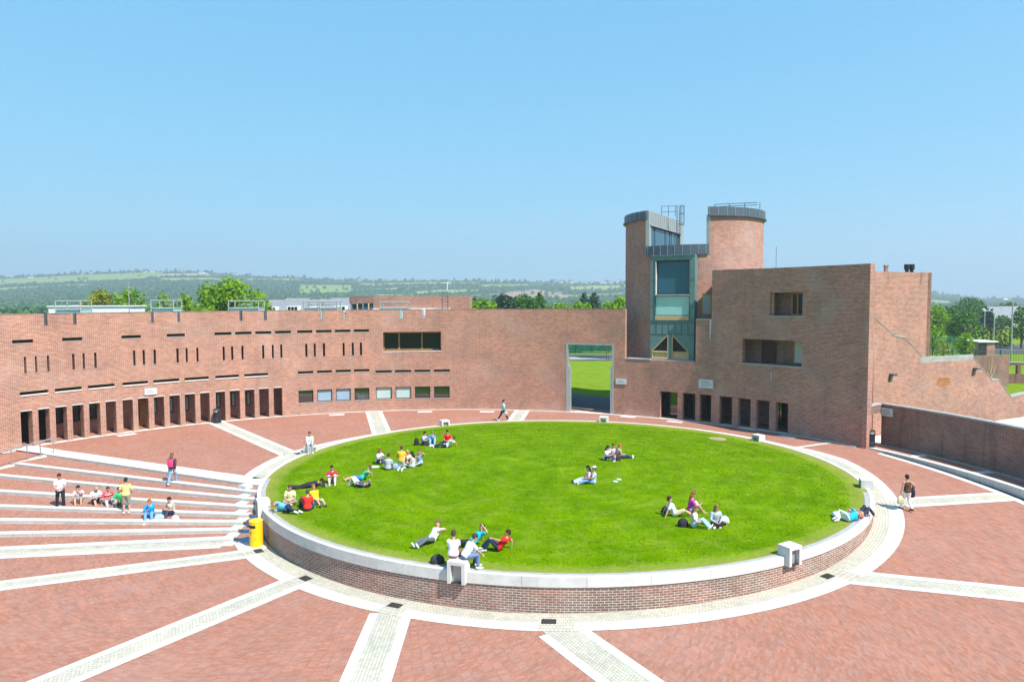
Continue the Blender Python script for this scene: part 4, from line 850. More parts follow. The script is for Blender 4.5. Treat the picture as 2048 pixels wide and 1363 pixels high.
# ------------------------------------------------------------------ trees
def leaf_cloud(clumps, n_each, size, squash=1., up=.3):
    out = []
    for (c, r) in clumps:
        n = int(n_each*(r**2)); d = rng.normal(0, 1, (n, 3)); d /= np.linalg.norm(d, axis=1)[:, None]; rad = r*rng.uniform(.35, 1.08, n)**.6
        p = np.array(c)+d*rad[:, None]*np.array([1, 1, squash])
        nrm = d+rng.normal(0, .6, (n, 3))+[0, 0, up]; nrm /= np.linalg.norm(nrm, axis=1)[:, None]
        t = np.cross(nrm, rng.normal(0, 1, (n, 3))); t /= np.linalg.norm(t, axis=1)[:, None]; b = np.cross(nrm, t)
        s = size*rng.uniform(.6, 1.3, n)[:, None]
        out.append(np.stack([p-t*s, p+b*s*.6, p+t*s, p-b*s*.6], 1))
    return np.concatenate(out)
PROTO = {}
def make_tree(kind, hgt, wid, seed, size=.3, dens=26, trunk=.25):
    global rng
    key = (kind, seed)
    rng2 = rng; rng = np.random.default_rng(seed)
    clumps = []; limbs = []
    base = hgt*trunk
    if kind == 'broad':
        n = 34
        for i in range(n):
            f = (i+.5)/n; zz = base+(hgt-base)*(f**.85)*.93; env = min(1, .5+1.5*f)*(1-f**3)**.5
            a = i*2.4+rng.uniform(-.5, .5); rr = wid/2*env*rng.uniform(.35, .85)
            r = wid*rng.uniform(.1, .19)*(1.1-.35*f); clumps.append(((rr*math.cos(a), rr*math.sin(a), zz), r))
            if i % 3 == 0: limbs.append((rr*math.cos(a), rr*math.sin(a), zz))
    elif kind == 'conifer':
        n = 30
        for i in range(n):
            f = (i+.5)/n; zz = base+(hgt-base)*f; env = (1-f)**.8+.06; a = i*2.4; rr = wid/2*env*rng.uniform(.3, .75); clumps.append(((rr*math.cos(a), rr*math.sin(a), zz), wid*.17*env+.25))
    V = leaf_cloud(clumps, dens, size)
    rng = rng2
    return V, limbs
def tree(x, ytop, Y, wpx, kind, mat, label, seed, group=None, zg=0., size=.3, dens=34, name='tree', trunk=.25, cat='tree'):
    if Y < 120 and x < 540: ytop -= 6; wpx *= 1.35; dens = 58
    zt = ony(x, ytop, Y)[2]; p = ony(x, 600, Y); hgt = zt-zg; wid = wpx/F*Y
    t = thing(name, (p[0], p[1], zg), label, cat, group)
    V, limbs = make_tree(kind, hgt, wid, seed, size, dens, trunk)
    me = tri_object('crown', V, M[mat], (0, 0, 0), 4); me.parent = t; me.location = (0, 0, 0)
    mb = MB(); mb.tube([(0, 0, -.3), (.05, 0, hgt*.3), (-.05, .05, hgt*.6), (0, 0, hgt*.88)], [hgt*.03, hgt*.024, hgt*.015, .03], 8)
    for l in limbs: mb.tube([(0, 0, max(hgt*.2, l[2]*.55)), (l[0]*.5, l[1]*.5, l[2]*.8), l], [hgt*.012, hgt*.008, .02], 5)
    mb.v = [(v[0]+p[0], v[1]+p[1], v[2]+zg) for v in mb.v]
    mb.build('trunk', M['bark'], t)
    return t
g1 = 'bright trees behind the curved building'
tree(205, 583, 112, 75, 'broad', 'leaf_yellow', 'yellow-green sparse tree left of the thin white mast', 11, g1, dens=16)
tree(262, 578, 110, 66, 'broad', 'leaf', 'bright green tree directly behind the thin white mast', 12, g1)
tree(328, 585, 116, 36, 'broad', 'leaf', 'small bright tree top above the second roof light', 13, g1)
tree(370, 587, 114, 44, 'broad', 'leaf', 'small bright green tree just left of the big bright tree', 14, g1)
tree(425, 572, 108, 78, 'broad', 'leaf', 'left and lower half of the big bright green tree pair', 15, g1)
tree(466, 559, 108, 104, 'broad', 'leaf', 'biggest bright green tree, rising highest behind the curved building', 16, g1, dens=30)
tree(531, 604, 90, 26, 'broad', 'leaf', 'small round bush in front of the slate roofs', 17, g1, zg=2)
g2 = 'trees behind the gate wall'
for i, (x, yt, Y, wp, k, m, lab) in enumerate(((950, 596, 150, 40, 'conifer', 'leaf_mid', 'slim conifer just right of the penthouse'), (965, 600, 135, 56, 'broad', 'leaf', 'pale round tree right of the penthouse'), (1008, 592, 150, 52, 'broad', 'leaf_dark', 'dark round evergreen above the plain wall'), (1042, 590, 155, 46, 'broad', 'leaf_mid', 'mid green tree between the dark evergreen and the pointed one'),
        (1080, 586, 150, 50, 'conifer', 'leaf_mid', 'tall pointed mid green tree above the plain wall'), (1063, 596, 140, 40, 'broad', 'leaf_mid', 'low rounded tree in front of the pointed one'), (1120, 607, 140, 46, 'broad', 'leaf', 'low bright bushy tree left of the dark pines'), (1167, 588, 170, 44, 'conifer', 'leaf_dark', 'left one of two dark pines above the gateway'), (1189, 588, 172, 46, 'conifer', 'leaf_dark', 'right one of two dark pines above the gateway'),
        (1160, 606, 135, 50, 'broad', 'leaf', 'bright low tree in front of the dark pines'), (1241, 595, 120, 50, 'broad', 'leaf', 'bright green tree touching the left edge of the tower'), (1216, 606, 140, 36, 'broad', 'leaf', 'small bright tree between the pines and the tower'))):
    tree(x, yt-3, Y, wp*1.5, k, m, lab, 30+i, g2, size=.34, dens=50)
g3 = 'trees beyond the railings on the right'
for i, (x, yt, Y, wp, k, m, lab, zg) in enumerate(((1872, 612, 150, 78, 'broad', 'leaf', 'light green tree touching the right edge of the block', 0), (1902, 610, 165, 60, 'broad', 'leaf_mid', 'mid green tree behind the light one beside the block', 0), (1930, 622, 140, 78, 'broad', 'leaf_mid', 'dense darker round tree in the middle of the right-hand trees', 0), (1934, 665, 112, 46, 'broad', 'leaf', 'small bright young tree in front of the railings', 0), (1938, 594, 230, 60, 'broad', 'leaf_mid', 'tall tree standing highest behind the right-hand houses', 0), (1962, 600, 240, 48, 'conifer', 'leaf_dark', 'dark conifer behind the right-hand houses', 0), (1984, 618, 170, 30, 'conifer', 'leaf_dark', 'slim dark conifer behind the right-hand lamp posts', 0),
        (2046, 612, 140, 60, 'broad', 'leaf_mid', 'tree cut by the right edge of the picture', 0), (2018, 604, 250, 50, 'broad', 'leaf_mid', 'distant rounded tree behind the tallest lamp post', 0), (1868, 650, 125, 40, 'broad', 'leaf', 'low bright tree at the foot of the block corner', 0), (2006, 630, 205, 34, 'broad', 'leaf_mid', 'small dark green tree in front of the house behind the tallest lamp', 0))):
    tree(x, yt, Y, wp, k, m, lab, 60+i, g3, zg=zg, size=.3)
for i, x in enumerate((1968, 1977, 1986, 1995, 2004, 2013, 2022)):
    tree(x, 655+(i % 3)*1.5, 145, 13, 'conifer', 'leaf_red' if i % 2 else 'leaf_mid', ('narrow clipped conifer in the reddish hedge, %s' % ('leftmost', 'second from the left', 'third from the left', 'in the middle', 'third from the right', 'second from the right', 'rightmost')[i]), 90+i, 'clipped conifer hedge row', size=.22, dens=30, name='hedge_conifer', trunk=.02)
tree(1890, 682, 110, 40, 'broad', 'leaf_yellow', 'yellow-green shrub behind the railings beside the block', 99, None, size=.2, name='shrub', trunk=.05, cat='shrub')
# young bare tree in front of the dark outer wall
p = ony(1980, 790, 70); t = thing('bare_tree', (p[0], p[1], -.1), 'thin bare young tree in front of the dark outer wall', 'tree'); mb = MB(); zb = -.1
mb.tube([(p[0], p[1], zb), (p[0], p[1], 2.2), (p[0]+.1, p[1], 4.2)], [.07, .05, .015], 6)
for dx, z0, z1 in ((-.6, 1.8, 3.6), (.6, 2.0, 3.5), (-.35, 2.4, 4.2), (.3, 2.6, 4.5), (-.9, 1.5, 2.9)): mb.tube([(p[0], p[1], z0), (p[0]+dx*.6, p[1], (z0+z1)/2+.1), (p[0]+dx, p[1]+dx*.3, z1)], [.035, .022, .008], 5)
mb.build('trunk', M['timber_pale'], t)

# ------------------------------------------------------------------ beyond the gate and the right-hand grounds
def slabpoly(name, pts, mat, kind='structure'):
    mb = MB(); mb.face(pts); o = mb.build(name, M[mat]); o['kind'] = kind; return o
ap = lambda a, r, z: (W[0]+r*math.cos(R_(a)), W[1]+r*math.sin(R_(a)), z)
q0, q1, q2, q3 = onz(1135, 785, -.02), onz(1228, 795, -.02), ap(60, RW+.2, -.02), ap(76, RW+.2, -.02)
slabpoly('path', [q3, q2, tuple(q1+np.array([6, 1, 0])), tuple(q1), tuple(q0), tuple(q0+np.array([-6, -1, 0]))], 'asphalt')
a0 = onz(1000, 721, -.02); a1 = onz(1360, 721, -.02); b1 = onz(1360, 708, -.02); b0 = onz(1000, 708, -.02)
slabpoly('road', [a0, a1, b1, b0], 'asphalt'); a2 = a0+np.array([0, 0, .012]); 
slabpoly('pavement', [tuple(onz(1000, 718, -.005)), tuple(onz(1360, 718, -.005)), tuple(onz(1360, 714, -.005)), tuple(onz(1000, 714, -.005))], 'concrete2')
Yf = onz(1180, 707, 0)[1]
def mesh_fence(x0, x1, Y, h, label, zg=0., col='green_mesh'):
    a = ony(x0, 700, Y)[:2]; b = ony(x1, 700, Y)[:2]; t = thing('mesh_fence', (*a, zg), label, 'fence'); mb = MB(); L = np.linalg.norm(b-a); n = int(L/.13)
    for i in range(n+1): q = a+(b-a)*i/n; mb.tube([(*q, zg), (*q, zg+h)], .035, 4)
    for z in fine(.1, h, .3): mb.tube([(*a, zg+z), (*b, zg+z)], .03, 4)
    mb.build('mesh_panel', M[col], t)
    k = max(2, int(L/2.6))
    for i in range(k+1): q = a+(b-a)*i/k; mb = MB(); mb.tube([(*q, zg), (*q, zg+h+.1)], .07, 6); mb.build('post', M['green_paint'], t)
mesh_fence(1118, 1250, Yf+1.5, 3.4, 'bright green mesh fence seen through the tall gateway')
for i, x in enumerate((1100, 1135, 1170, 1205, 1240, 1275)):
    tree(x, 672, Yf+8+i % 2*3, 62, 'broad', 'leaf_mid', 'dense tree behind the green fence seen through the gateway, %s' % ('left of the opening', 'at its left edge', 'left of its centre', 'right of its centre', 'at its right edge', 'right of the opening')[i], 120+i, 'trees behind the gateway fence', size=.3, trunk=.08)
p = onz(1213, 721, 0); t = thing('young_tree', (p[0], p[1], 0), 'slim young tree with a stake on the grass beyond the gateway', 'tree'); mb = MB(); mb.tube([(p[0], p[1], 0), (p[0], p[1], 4.4)], [.06, .04], 6); mb.tube([(p[0]+.35, p[1], 0), (p[0]+.35, p[1], .9)], .05, 5); mb.tube([(p[0]-.5, p[1], .7), (p[0]+.5, p[1], .7)], .03, 5); mb.build('trunk', M['bark'], t)
V = leaf_cloud([((0, 0, 4.2), .9), ((.7, 0, 4.6), .7), ((-.7, 0, 4.5), .7), ((0, 0, 5.1), .8)], 40, .15); cr = tri_object('crown', V, M['leaf_dark'], (0, 0, 0), 4); cr.parent = t
# right-hand grounds: pale path, outer dark wall, railings, lamps, shed
mb = MB(); q_ = [onz(x, y, .6) for x, y in ((1985, 842), (2140, 820), (2200, 850), (1990, 880))]; mb.face(q_)
for i in range(4): mb.face([q_[i], q_[(i+1) % 4], q_[(i+1) % 4]-np.array([0, 0, .8]), q_[i]-np.array([0, 0, .8])])
ST(mb.build('footpath', M['concrete'])); mb = MB(); plaza_sector(mb, 23, 31, 33.86, 37.5, z=.004); ST(mb.build('footpath', M['concrete']))
Yw = 84.
a = ony(1935, 740, Yw)[:2]; b = ony(2160, 740, Yw-2)[:2]; ow = thing('outer_brick_wall', (*a, -.05), 'long dark brick wall with square openings beyond the stair wall', 'wall')
L = np.linalg.norm(b-a); dv = (b-a)/L; OWp = lambda u, z, d: (a[0]+dv[0]*u-dv[1]*d, a[1]+dv[1]*u+dv[0]*d, z)
ux = lambda x: (ony(x, 740, Yw-.5)[0]-a[0])/dv[0]
zz0, zz1 = ony(2020, 746, Yw)[2], ony(2020, 729, Yw)[2]
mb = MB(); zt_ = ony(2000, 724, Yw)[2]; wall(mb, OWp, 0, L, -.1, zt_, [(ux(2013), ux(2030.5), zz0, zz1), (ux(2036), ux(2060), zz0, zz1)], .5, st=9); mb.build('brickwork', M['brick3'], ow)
mb = MB(); slab(mb, OWp, -.05, L, zt_+.002, zt_+.08, -.04, .55, st=9); mb.build('coping', M['concrete2'], ow)
a2 = ony(1858, 722, 78)[:2]; mb = MB(); mb.obox((*a2, -.05), (10.5, 2.4, 0), (-.1, .45, 0), (0, 0, ony(1860, 713, 78)[2]))
tag(mb.build('parapet_wall', M['brick3'], origin=(*a2, 0)), 'short dark brick parapet between the block and the stair wall', 'wall')
def railing_fence(x0, x1, Y, Y1, zg, h, label):
    a = ony(x0, 700, Y)[:2]; b = ony(x1, 700, Y1)[:2]; L = np.linalg.norm(b-a); t = thing('railing_fence', (*a, zg), label, 'fence'); n = int(L/.3); mb = MB()
    for i in range(n): q = a+(b-a)*(i+.5)/n; mb.tube([(*q, zg+.1), (*q, zg+h)], .022, 4)
    for z in (.25, h-.2): mb.tube([(*a, zg+z), (*b, zg+z)], .03, 4)
    mb.build('bars', M['green_paint'], t); k = max(2, int(L/2.7))
    for i in range(k+1): q = a+(b-a)*i/k; mb = MB(); mb.tube([(*q, zg), (*q, zg+h+.1)], .07, 5); mb.build('post', M['green_paint'], t)
zf = ony(2000, 721, 104)[2]
railing_fence(1858, 2100, 104, 100, max(0, zf-.4), 2.1, 'dark green iron railings running behind the dark outer wall')
mesh_fence(1855, 1935, 128, 3.0, 'green mesh fence behind the small young tree on the right')
for i, (x, yt, yb, Y, arm, lab) in enumerate(((2026, 600, 724, 104, -17, 'tallest grey street lamp, nearest on the far right'), (1990, 622, 700, 132, -22, 'grey street lamp in the middle of the three on the right'), (1970.5, 619, 690, 150, -2, 'farthest thin street lamp left of the other two'))):
    p = ony(x, 600, Y); zt = ony(x, yt, Y)[2]; t = thing('street_lamp', (p[0], p[1], 0), lab, 'street lamp', 'street lamps on the right'); mb = MB(); dx = arm/F*Y
    mb.tube([(p[0], p[1], 0), (p[0], p[1], zt-.5), (p[0]+dx*.25, p[1], zt-.05), (p[0]+dx*.8, p[1], zt+.1)], [.12, .09, .06, .05], 8); mb.build('post', M['zinc_light'], t)
    mb = MB(); rg = [[(p[0]+dx*.8+u, p[1]+.16*s*math.cos(q), zt+.1+.1*s*math.sin(q)) for q in fine(0, 5.5, .8)] for u, s in ((.5*np.sign(dx), .5), (.25*np.sign(dx), 1), (-.2*np.sign(dx), .8))]; mb.loft(rg); mb.build('lamp_head', M['white'], t)
a = ony(1957, 690, 120)[:2]; mb = MB(); t = thing('brick_shed', (*a, 0), 'small flat-roofed brick shed behind the railings', 'shed'); z1 = ony(1960, 684, 120)[2]
mb.obox((*a, 0), (2.8, 0, 0), (0, 4, 0), (0, 0, z1)); mb.build('wall', M['brick2'], t); mb = MB(); mb.obox((a[0]-.3, a[1]-.3, z1), (3.4, 0, 0), (0, 4.6, 0), (0, 0, .2)); mb.build('roof', M['white'], t)
mb = MB(); mb.obox((a[0]-.02, a[1]-.03, 0), (1.4, 0, 0), (0, .02, 0), (0, 0, z1-.2)); mb.build('door', M['frame'], t)
slabpoly('car_park', [tuple(onz(1990, 707, .03)), tuple(onz(2120, 707, .03)), tuple(onz(2120, 688, .03)), tuple(onz(1985, 688, .03))], 'asphalt')
for i, (x0, x1, Y, ze, zr, w_, r_, lab) in enumerate(((1905, 1940, 230, 3.5, 6.5, 'concrete2', 'slate', 'grey-roofed house half hidden behind the dense round tree'), (1992, 2030, 235, 3.5, 7., 'concrete2', 'slate', 'house with a dark roof behind the tallest street lamp'), (2028, 2062, 240, 3.5, 7, 'concrete2', 'slate', 'house with a dark roof at the right edge of the picture'), (1966, 1990, 260, 3.5, 6.5, 'concrete2', 'slate', 'small pale house between the dark conifer and the street lamps'))):
    house(x0, x1, Y, 0, ze, zr, 8, w_, r_, lab, 'houses beyond the right-hand trees', chim=0)

# ------------------------------------------------------------------ hills
SKX = [-400, -100, 0, 50, 150, 250, 330, 420, 480, 560, 640, 700, 760, 860, 960, 1060, 1150, 1250, 1350, 1500, 1700, 1862, 1900, 1960, 2048, 2300]
SKY = [550, 549, 548, 546, 542, 539, 538, 540, 546, 550, 554, 557, 558, 558, 560, 562, 564, 565, 570, 575, 580, 588, 592, 599, 599, 600]
R0, R1 = 420., 2300.
def hill_h(x, t):          # x: bearing in photo pixels, t: 0 valley .. 1 ridge; rises steadily as seen from the courtyard
    sk = np.interp(x, SKX, SKY)+2.; Y = R0+(R1-R0)*t
    return 10+(600-(640-(640-sk)*t))/F*Y
def hn(x, t): return 3*math.sin(x*.021+t*9)+2*math.sin(x*.05-t*17+1)
def where(x, t):
    Y = R0+(R1-R0)*t; return ((x-1024)/F*Y, Y, hill_h(x, t)+hn(x, t)*t*(1-t)*1.6)
FIELDS = [(-60, 330, .80, .97, 'a'), (330, 420, .9, .97, 'c'), (600, 705, .62, .86, 'a'), (640, 760, .42, .56, 'b'), (1004, 1140, .5, .82, 'd'), (940, 1010, .55, .66, 'e'), (705, 800, .72, .8, 'b'), (720, 960, .87, .95, 'a'), (820, 930, .48, .55, 'b'), (500, 600, .9, .96, 'b'), (610, 720, .3, .4, 'a'), (720, 830, .55, .66, 'a'), (830, 960, .66, .76, 'b'), (960, 1060, .84, .93, 'a'), (1130, 1250, .6, .7, 'a'), (0, 180, .7, .77, 'b'), (300, 460, .8, .88, 'b'), (1140, 1250, .78, .92, 'b'), (1500, 1900, .5, .7, 'a')]
def field(x, t):
    for a, b, c, d, k in FIELDS:
        sk = (x-a)/(b-a)-.5
        lo_, hi_ = c+.05*sk, d+(.04*sk if k != 'd' else -.13*abs(sk)*2)
        if a <= x <= b and lo_ <= t <= hi_: return k
    return None
XS = np.arange(-420, 2330, 7.); TS = np.linspace(0, 1, 75)
mb = MB(); idx = {}
for i, x in enumerate(XS):
    for j, t in enumerate(TS): mb.v.append(where(x, t))
    mb.v.append(((x-1024)/F*3000, 3000, where(x, 1)[2]-25))
nt_ = len(TS)+1
KIND = {None: 0, 'a': 1, 'b': 2, 'c': 3, 'd': 4, 'e': 5}
for i in range(len(XS)-1):
    for j in range(nt_-1):
        mb.f.append((i*nt_+j, (i+1)*nt_+j, (i+1)*nt_+j+1, i*nt_+j+1)); mb.m.append(KIND[field(XS[i]+3.5, TS[min(j, len(TS)-1)]+.5/75)] if j < len(TS)-1 else 1)
M['wood_floor'] = simple('woodland_floor', (.05, .12, .02), .9, .4, .02)
for k, c_ in (('a', (.19, .27, .045)), ('b', (.24, .3, .06)), ('c', (.36, .3, .2)), ('d', (.3, .2, .12)), ('e', (.16, .12, .08))): M['field_'+k] = simple('field_'+k, c_, .95, .12, .02)
hl = mb.build('hills', [M['wood_floor']]+[M['field_'+k] for k in 'abcde'], smooth=True); ST(hl)
# far woodland: one mass of leafy clumps
n = 19000; V = []
for _ in range(n*3):
    x = random.uniform(-150, 2150) if random.random() < .85 else random.uniform(0, 1260); t = random.random()
    f_ = field(x, t)
    dens = .03 if f_ else (.95 if (x < 620 and t < .84) else (.55 if t < .9 else .35))
    if random.random() > dens: continue
    V.append((x, t))
    if len(V) >= n: break
for a, b, c_, d_, k in FIELDS:      # hedgerows along the field edges
    for s_ in np.arange(a, b, 3): 
        for t in (c_+.05*((s_-a)/(b-a)-.5), d_+.04*((s_-a)/(b-a)-.5)):
            if random.random() < .8: V.append((s_, min(.99, t)))
for x in np.arange(0, 1260, 5.5):
    if random.random() < .6: V.append((x+random.uniform(-2, 2), random.uniform(.965, 1.0)))
allq = {0: [], 1: [], 2: []}
for (x, t) in V:
    P_ = np.array(where(x, t)); Yr = P_[1]; h_ = random.uniform(4, 8)*(.75 if t > .9 else 1); w_ = h_*random.uniform(.45, .75)
    if t > .96 and random.random() < .3: h_ *= random.uniform(1.5, 2.5); w_ *= 1.4
    nq = 20; d = rng.normal(0, 1, (nq, 3)); d /= np.linalg.norm(d, axis=1)[:, None]; d[:, 2] = np.abs(d[:, 2])*.9+.05
    p = P_+d*np.array([w_, w_, h_])*rng.uniform(.75, 1.05, (nq, 1)); nr = d+rng.normal(0, .35, (nq, 3)); tt = np.cross(nr, rng.normal(0, 1, (nq, 3))); tt /= np.linalg.norm(tt, axis=1)[:, None]; bb_ = np.cross(nr, tt); bb_ /= np.linalg.norm(bb_, axis=1)[:, None]
    s_ = w_*.55; allq[random.choice((0, 0, 0, 1))].append(np.stack([p-tt*s_, p+bb_*s_, p+tt*s_, p-bb_*s_], 1))
for k, mt in ((0, 'leaf_wood'), (1, 'leaf_mid')):
    tag(tri_object('woodland', np.concatenate(allq[k]), M[mt], (0, 0, 0), 4), ('mid green woodland covering the far hills', 'fresh green trees in the far hill woodland', 'dark trees in the far hill woodland')[k], 'woodland', kind='stuff')
# houses on the hills
HH = [(20, .985, 10), (62, .95, 8), (178, .985, 26), (192, .99, 10), (282, .985, 22), (300, .985, 16), (362, .98, 12), (392, .985, 8), (405, .97, 10), (472, .98, 10), (722, .985, 20), (770, .985, 12), (745, .8, 6), (545, .3, 22), (567, .27, 12), (700, .42, 8), (876, .44, 8), (930, .55, 6), (1090, .28, 7), (1108, .3, 9), (1125, .26, 8), (1138, .32, 6), (1125, .985, 46), (1168, .97, 14), (1185, .985, 8), (1205, .98, 18), (1222, .975, 12), (1240, .985, 14), (1155, .4, 6), (1205, .35, 12), (1870, .2, 22)]
pos_w = lambda x: 'left' if x < 400 else 'middle' if x < 900 else 'right'
for i, (x, t_, wp) in enumerate(HH):
    P_ = where(x, t_); hg = 5.5 if wp < 30 else 6
    feat = lambda x: ('the white upstand' if 90 < x < 265 else 'the far left wall end' if x < 90 else 'the second roof light' if x < 350 else 'the big bright tree' if x < 515 else 'the slate roofs' if x < 700 else 'the penthouse' if x < 940 else 'the plain wall' if x < 1150 else 'the gateway' if x < 1260 else 'the stair wall')
    key = lambda q: (feat(q[0]), q[1] > .94)
    grp_ = sorted([q[0] for q in HH if key(q) == key(HH[i])]); k_ = grp_.index(x); n_ = len(grp_); OR = ['', 'second ', 'third ', 'fourth ', 'fifth ', 'sixth ']
    nm = 'white building %s above %s' % ('on the hill skyline' if t_ > .94 else 'among hillside trees', feat(x)) + ('' if n_ == 1 else ', leftmost of %d' % n_ if k_ == 0 else ', rightmost of %d' % n_ if k_ == n_-1 else ', %sfrom the left' % OR[k_])
    house(x-wp/2, x+wp/2, P_[1], P_[2]-1, P_[2]+hg*.75, P_[2]+hg*1.15, 8, 'white', 'slate' if i % 3 else 'concrete2', nm, 'white houses on the hills', win=2 if wp < 20 else 4)

# ------------------------------------------------------------------ people
def nrm(v): v = np.asarray(v, float); return v/(np.linalg.norm(v)+1e-9)
def ik(a, t, l1, l2, pole):
    a, t = np.asarray(a, float), np.asarray(t, float); d = t-a; L = np.linalg.norm(d); mx = (l1+l2)*.995
    if L > mx: t = a+d*mx/L; L = mx
    d = d/np.linalg.norm(d); x = (l1*l1-l2*l2+L*L)/(2*L); h = math.sqrt(max(0, l1*l1-x*x)); p = np.asarray(pole, float); p = p-d*(p@d); p = nrm(p)
    return a+d*x+p*h, t
def pose(kind, v=0.):
    P = dict(T=(0, .05, 1), X=(1, 0, 0), hd=(0, .08, 1), look=(0, 1, 0), ep=[(-.6, -.6, -.3), (.6, -.6, -.3)], kp=[(-.1, 1, .2), (.1, 1, .2)], ft=(0, 1, -.1))
    if kind == 'stand': P.update(pel=(0, 0, .93), hands=[(-.26, .04, .82), (.26, .04, .82)], feet=[(-.12, 0, .09), (.12, .03, .09)], hd=(0, .18, 1))
    elif kind == 'stand_phone': P.update(pel=(0, 0, .93), hands=[(-.1, .3, 1.08), (.08, .3, 1.05)], feet=[(-.14, 0, .09), (.14, .05, .09)], hd=(0, .4, 1), look=(0, .8, -.6))
    elif kind == 'walk': P.update(pel=(0, 0, .91), T=(0, .08, 1), hands=[(-.24, .2, .86), (.25, -.18, .84)], feet=[(-.08, -.3, .13), (.08, .3, .09)])
    elif kind == 'cross': P.update(pel=(0, 0, .12), T=(0, .16, 1), hands=[(-.1, .34, .26), (.1, .34, .24)], feet=[(.14, .36, .08), (-.14, .3, .08)], kp=[(-1, .3, .25), (1, .3, .25)], hd=(0, .35, 1), look=(0, 1, -.4), ft=(.4, .5, 0))
    elif kind == 'knees': P.update(pel=(0, 0, .12), T=(0, .18, 1), hands=[(-.14, .42, .42), (.14, .42, .42)], feet=[(-.14, .52, .08), (.14, .56, .08)], kp=[(-.15, .5, 1), (.15, .5, 1)], hd=(0, .3, 1))
    elif kind == 'long': P.update(pel=(0, 0, .12), T=(0, .02, 1), hands=[(-.14, .3, .3), (.14, .3, .3)], feet=[(-.1, .83, .08), (.1, .8, .08)], kp=[(0, 0, 1), (0, 0, 1)], hd=(0, .25, 1), ft=(0, .5, 1))
    elif kind == 'leanback': P.update(pel=(0, 0, .12), T=(0, -.5, 1), hands=[(-.3, -.5, .04), (.3, -.46, .04)], feet=[(-.12, .8, .08), (.12, .72, .08)], kp=[(-.1, 0, 1), (.1, 0, 1)], hd=(0, -.05, 1), ft=(0, .5, 1), ep=[(-.3, -1, .2), (.3, -1, .2)])
    elif kind == 'recline': P.update(pel=(0, 0, .13), T=(.12, -.9, .75), hands=[(-.2, -.25, .45), (.4, -.62, .05)], feet=[(-.1, .8, .09), (.1, .84, .09)], kp=[(-.2, 0, 1), (.3, 0, .6)], hd=(.1, -.3, 1), look=(0, 1, 0), ft=(0, .5, 1), ep=[(-.6, -.4, .2), (.4, -1, .1)])
    elif kind == 'recline_up': P.update(pel=(0, 0, .13), T=(0, -.75, .8), hands=[(-.12, .2, .5), (.3, -.5, .05)], feet=[(-.12, .5, .08), (.12, .62, .08)], kp=[(0, .2, 1), (0, .2, 1)], hd=(0, -.15, 1), look=(0, 1, 0), ep=[(-.6, -.4, -.2), (.4, -1, .1)])
    elif kind == 'prone': P.update(pel=(0, 0, .13), T=(0, 1, .16), hands=[(-.2, .86, .06), (.22, .84, .06)], feet=[(-.1, -.84, .09), (.1, -.82, .1)], kp=[(0, 0, -1), (0, 0, -1)], hd=(0, .9, .55), look=(0, 1, -.2), ft=(0, -1, -.2), ep=[(-1, .2, .1), (1, .2, .1)])
    elif kind == 'supine': P.update(pel=(0, 0, .13), T=(0, -1, .06), hands=[(-.18, -.1, .3), (.3, -.45, .08)], feet=[(-.1, .5, .08), (.12, .6, .08)], kp=[(0, .2, 1), (0, .2, 1)], hd=(0, -1, .12), look=(0, .1, 1), ep=[(-1, 0, .2), (1, 0, .2)])
    elif kind == 'side': P.update(pel=(0, 0, .15), T=(.1, -1, .12), X=(.35, .05, .95), hands=[(.35, -.5, .1), (.4, -.65, .3)], feet=[(.1, .6, .09), (.3, .5, .12)], kp=[(1, .3, .2), (1, .3, .3)], hd=(.05, -1, .3), look=(1, 0, .1), ep=[(.4, -.5, -.2), (.6, .2, .4)])
    elif kind == 'step': P.update(pel=(0, 0, .12+v), T=(0, .2, 1), hands=[(-.13, .36, .36+v), (.13, .36, .34+v)], feet=[(-.13, .55, .08), (.14, .6, .08)], kp=[(-.1, .4, 1), (.1, .4, 1)], hd=(0, .35, 1), look=(0, 1, -.3))
    elif kind == 'bench': P.update(pel=(0, 0, .55), T=(0, .12, 1), hands=[(-.12, .4, .6), (.12, .4, .6)], feet=[(-.14, .46, .14), (.14, .48, .14)], kp=[(-.1, 1, .6), (.1, 1, .6)], hd=(0, .25, 1))
    elif kind == 'bench_bent': P.update(pel=(0, 0, .55), T=(0, .65, 1), hands=[(-.1, .62, .5), (.14, .6, .52)], feet=[(-.12, .5, .14), (.16, .42, .14)], kp=[(-.1, 1, .6), (.1, 1, .6)], hd=(0, .7, 1), look=(0, .9, -.5))
    elif kind == 'kneel': P.update(pel=(0, 0, .5), T=(0, .1, 1), hands=[(-.2, .3, .55), (.22, .28, .5)], feet=[(-.1, -.36, .09), (.1, -.36, .09)], kp=[(-.05, 1, -.5), (.05, 1, -.5)], ft=(0, -.8, -.5), hd=(0, .3, 1))
    elif kind == 'handup': P.update(pel=(0, 0, .12), T=(0, .05, 1), hands=[(-.12, .16, .78), (.18, .35, .25)], feet=[(.1, .4, .08), (.3, .35, .08)], kp=[(-.6, .3, .4), (.8, .3, .3)], hd=(0, .15, 1), ep=[(-1, .4, .4), (.6, -.6, -.3)])
    return {k: ([np.array(q, float) for q in x] if isinstance(x, list) else np.array(x, float)) for k, x in P.items()}
CM = {}
def cmat(prefix, col, rough=.8):
    k = (prefix, tuple(col))
    if k not in CM: CM[k] = simple(prefix, col, rough, .1, 9., spec=.25)
    return CM[k]
REMESH = []
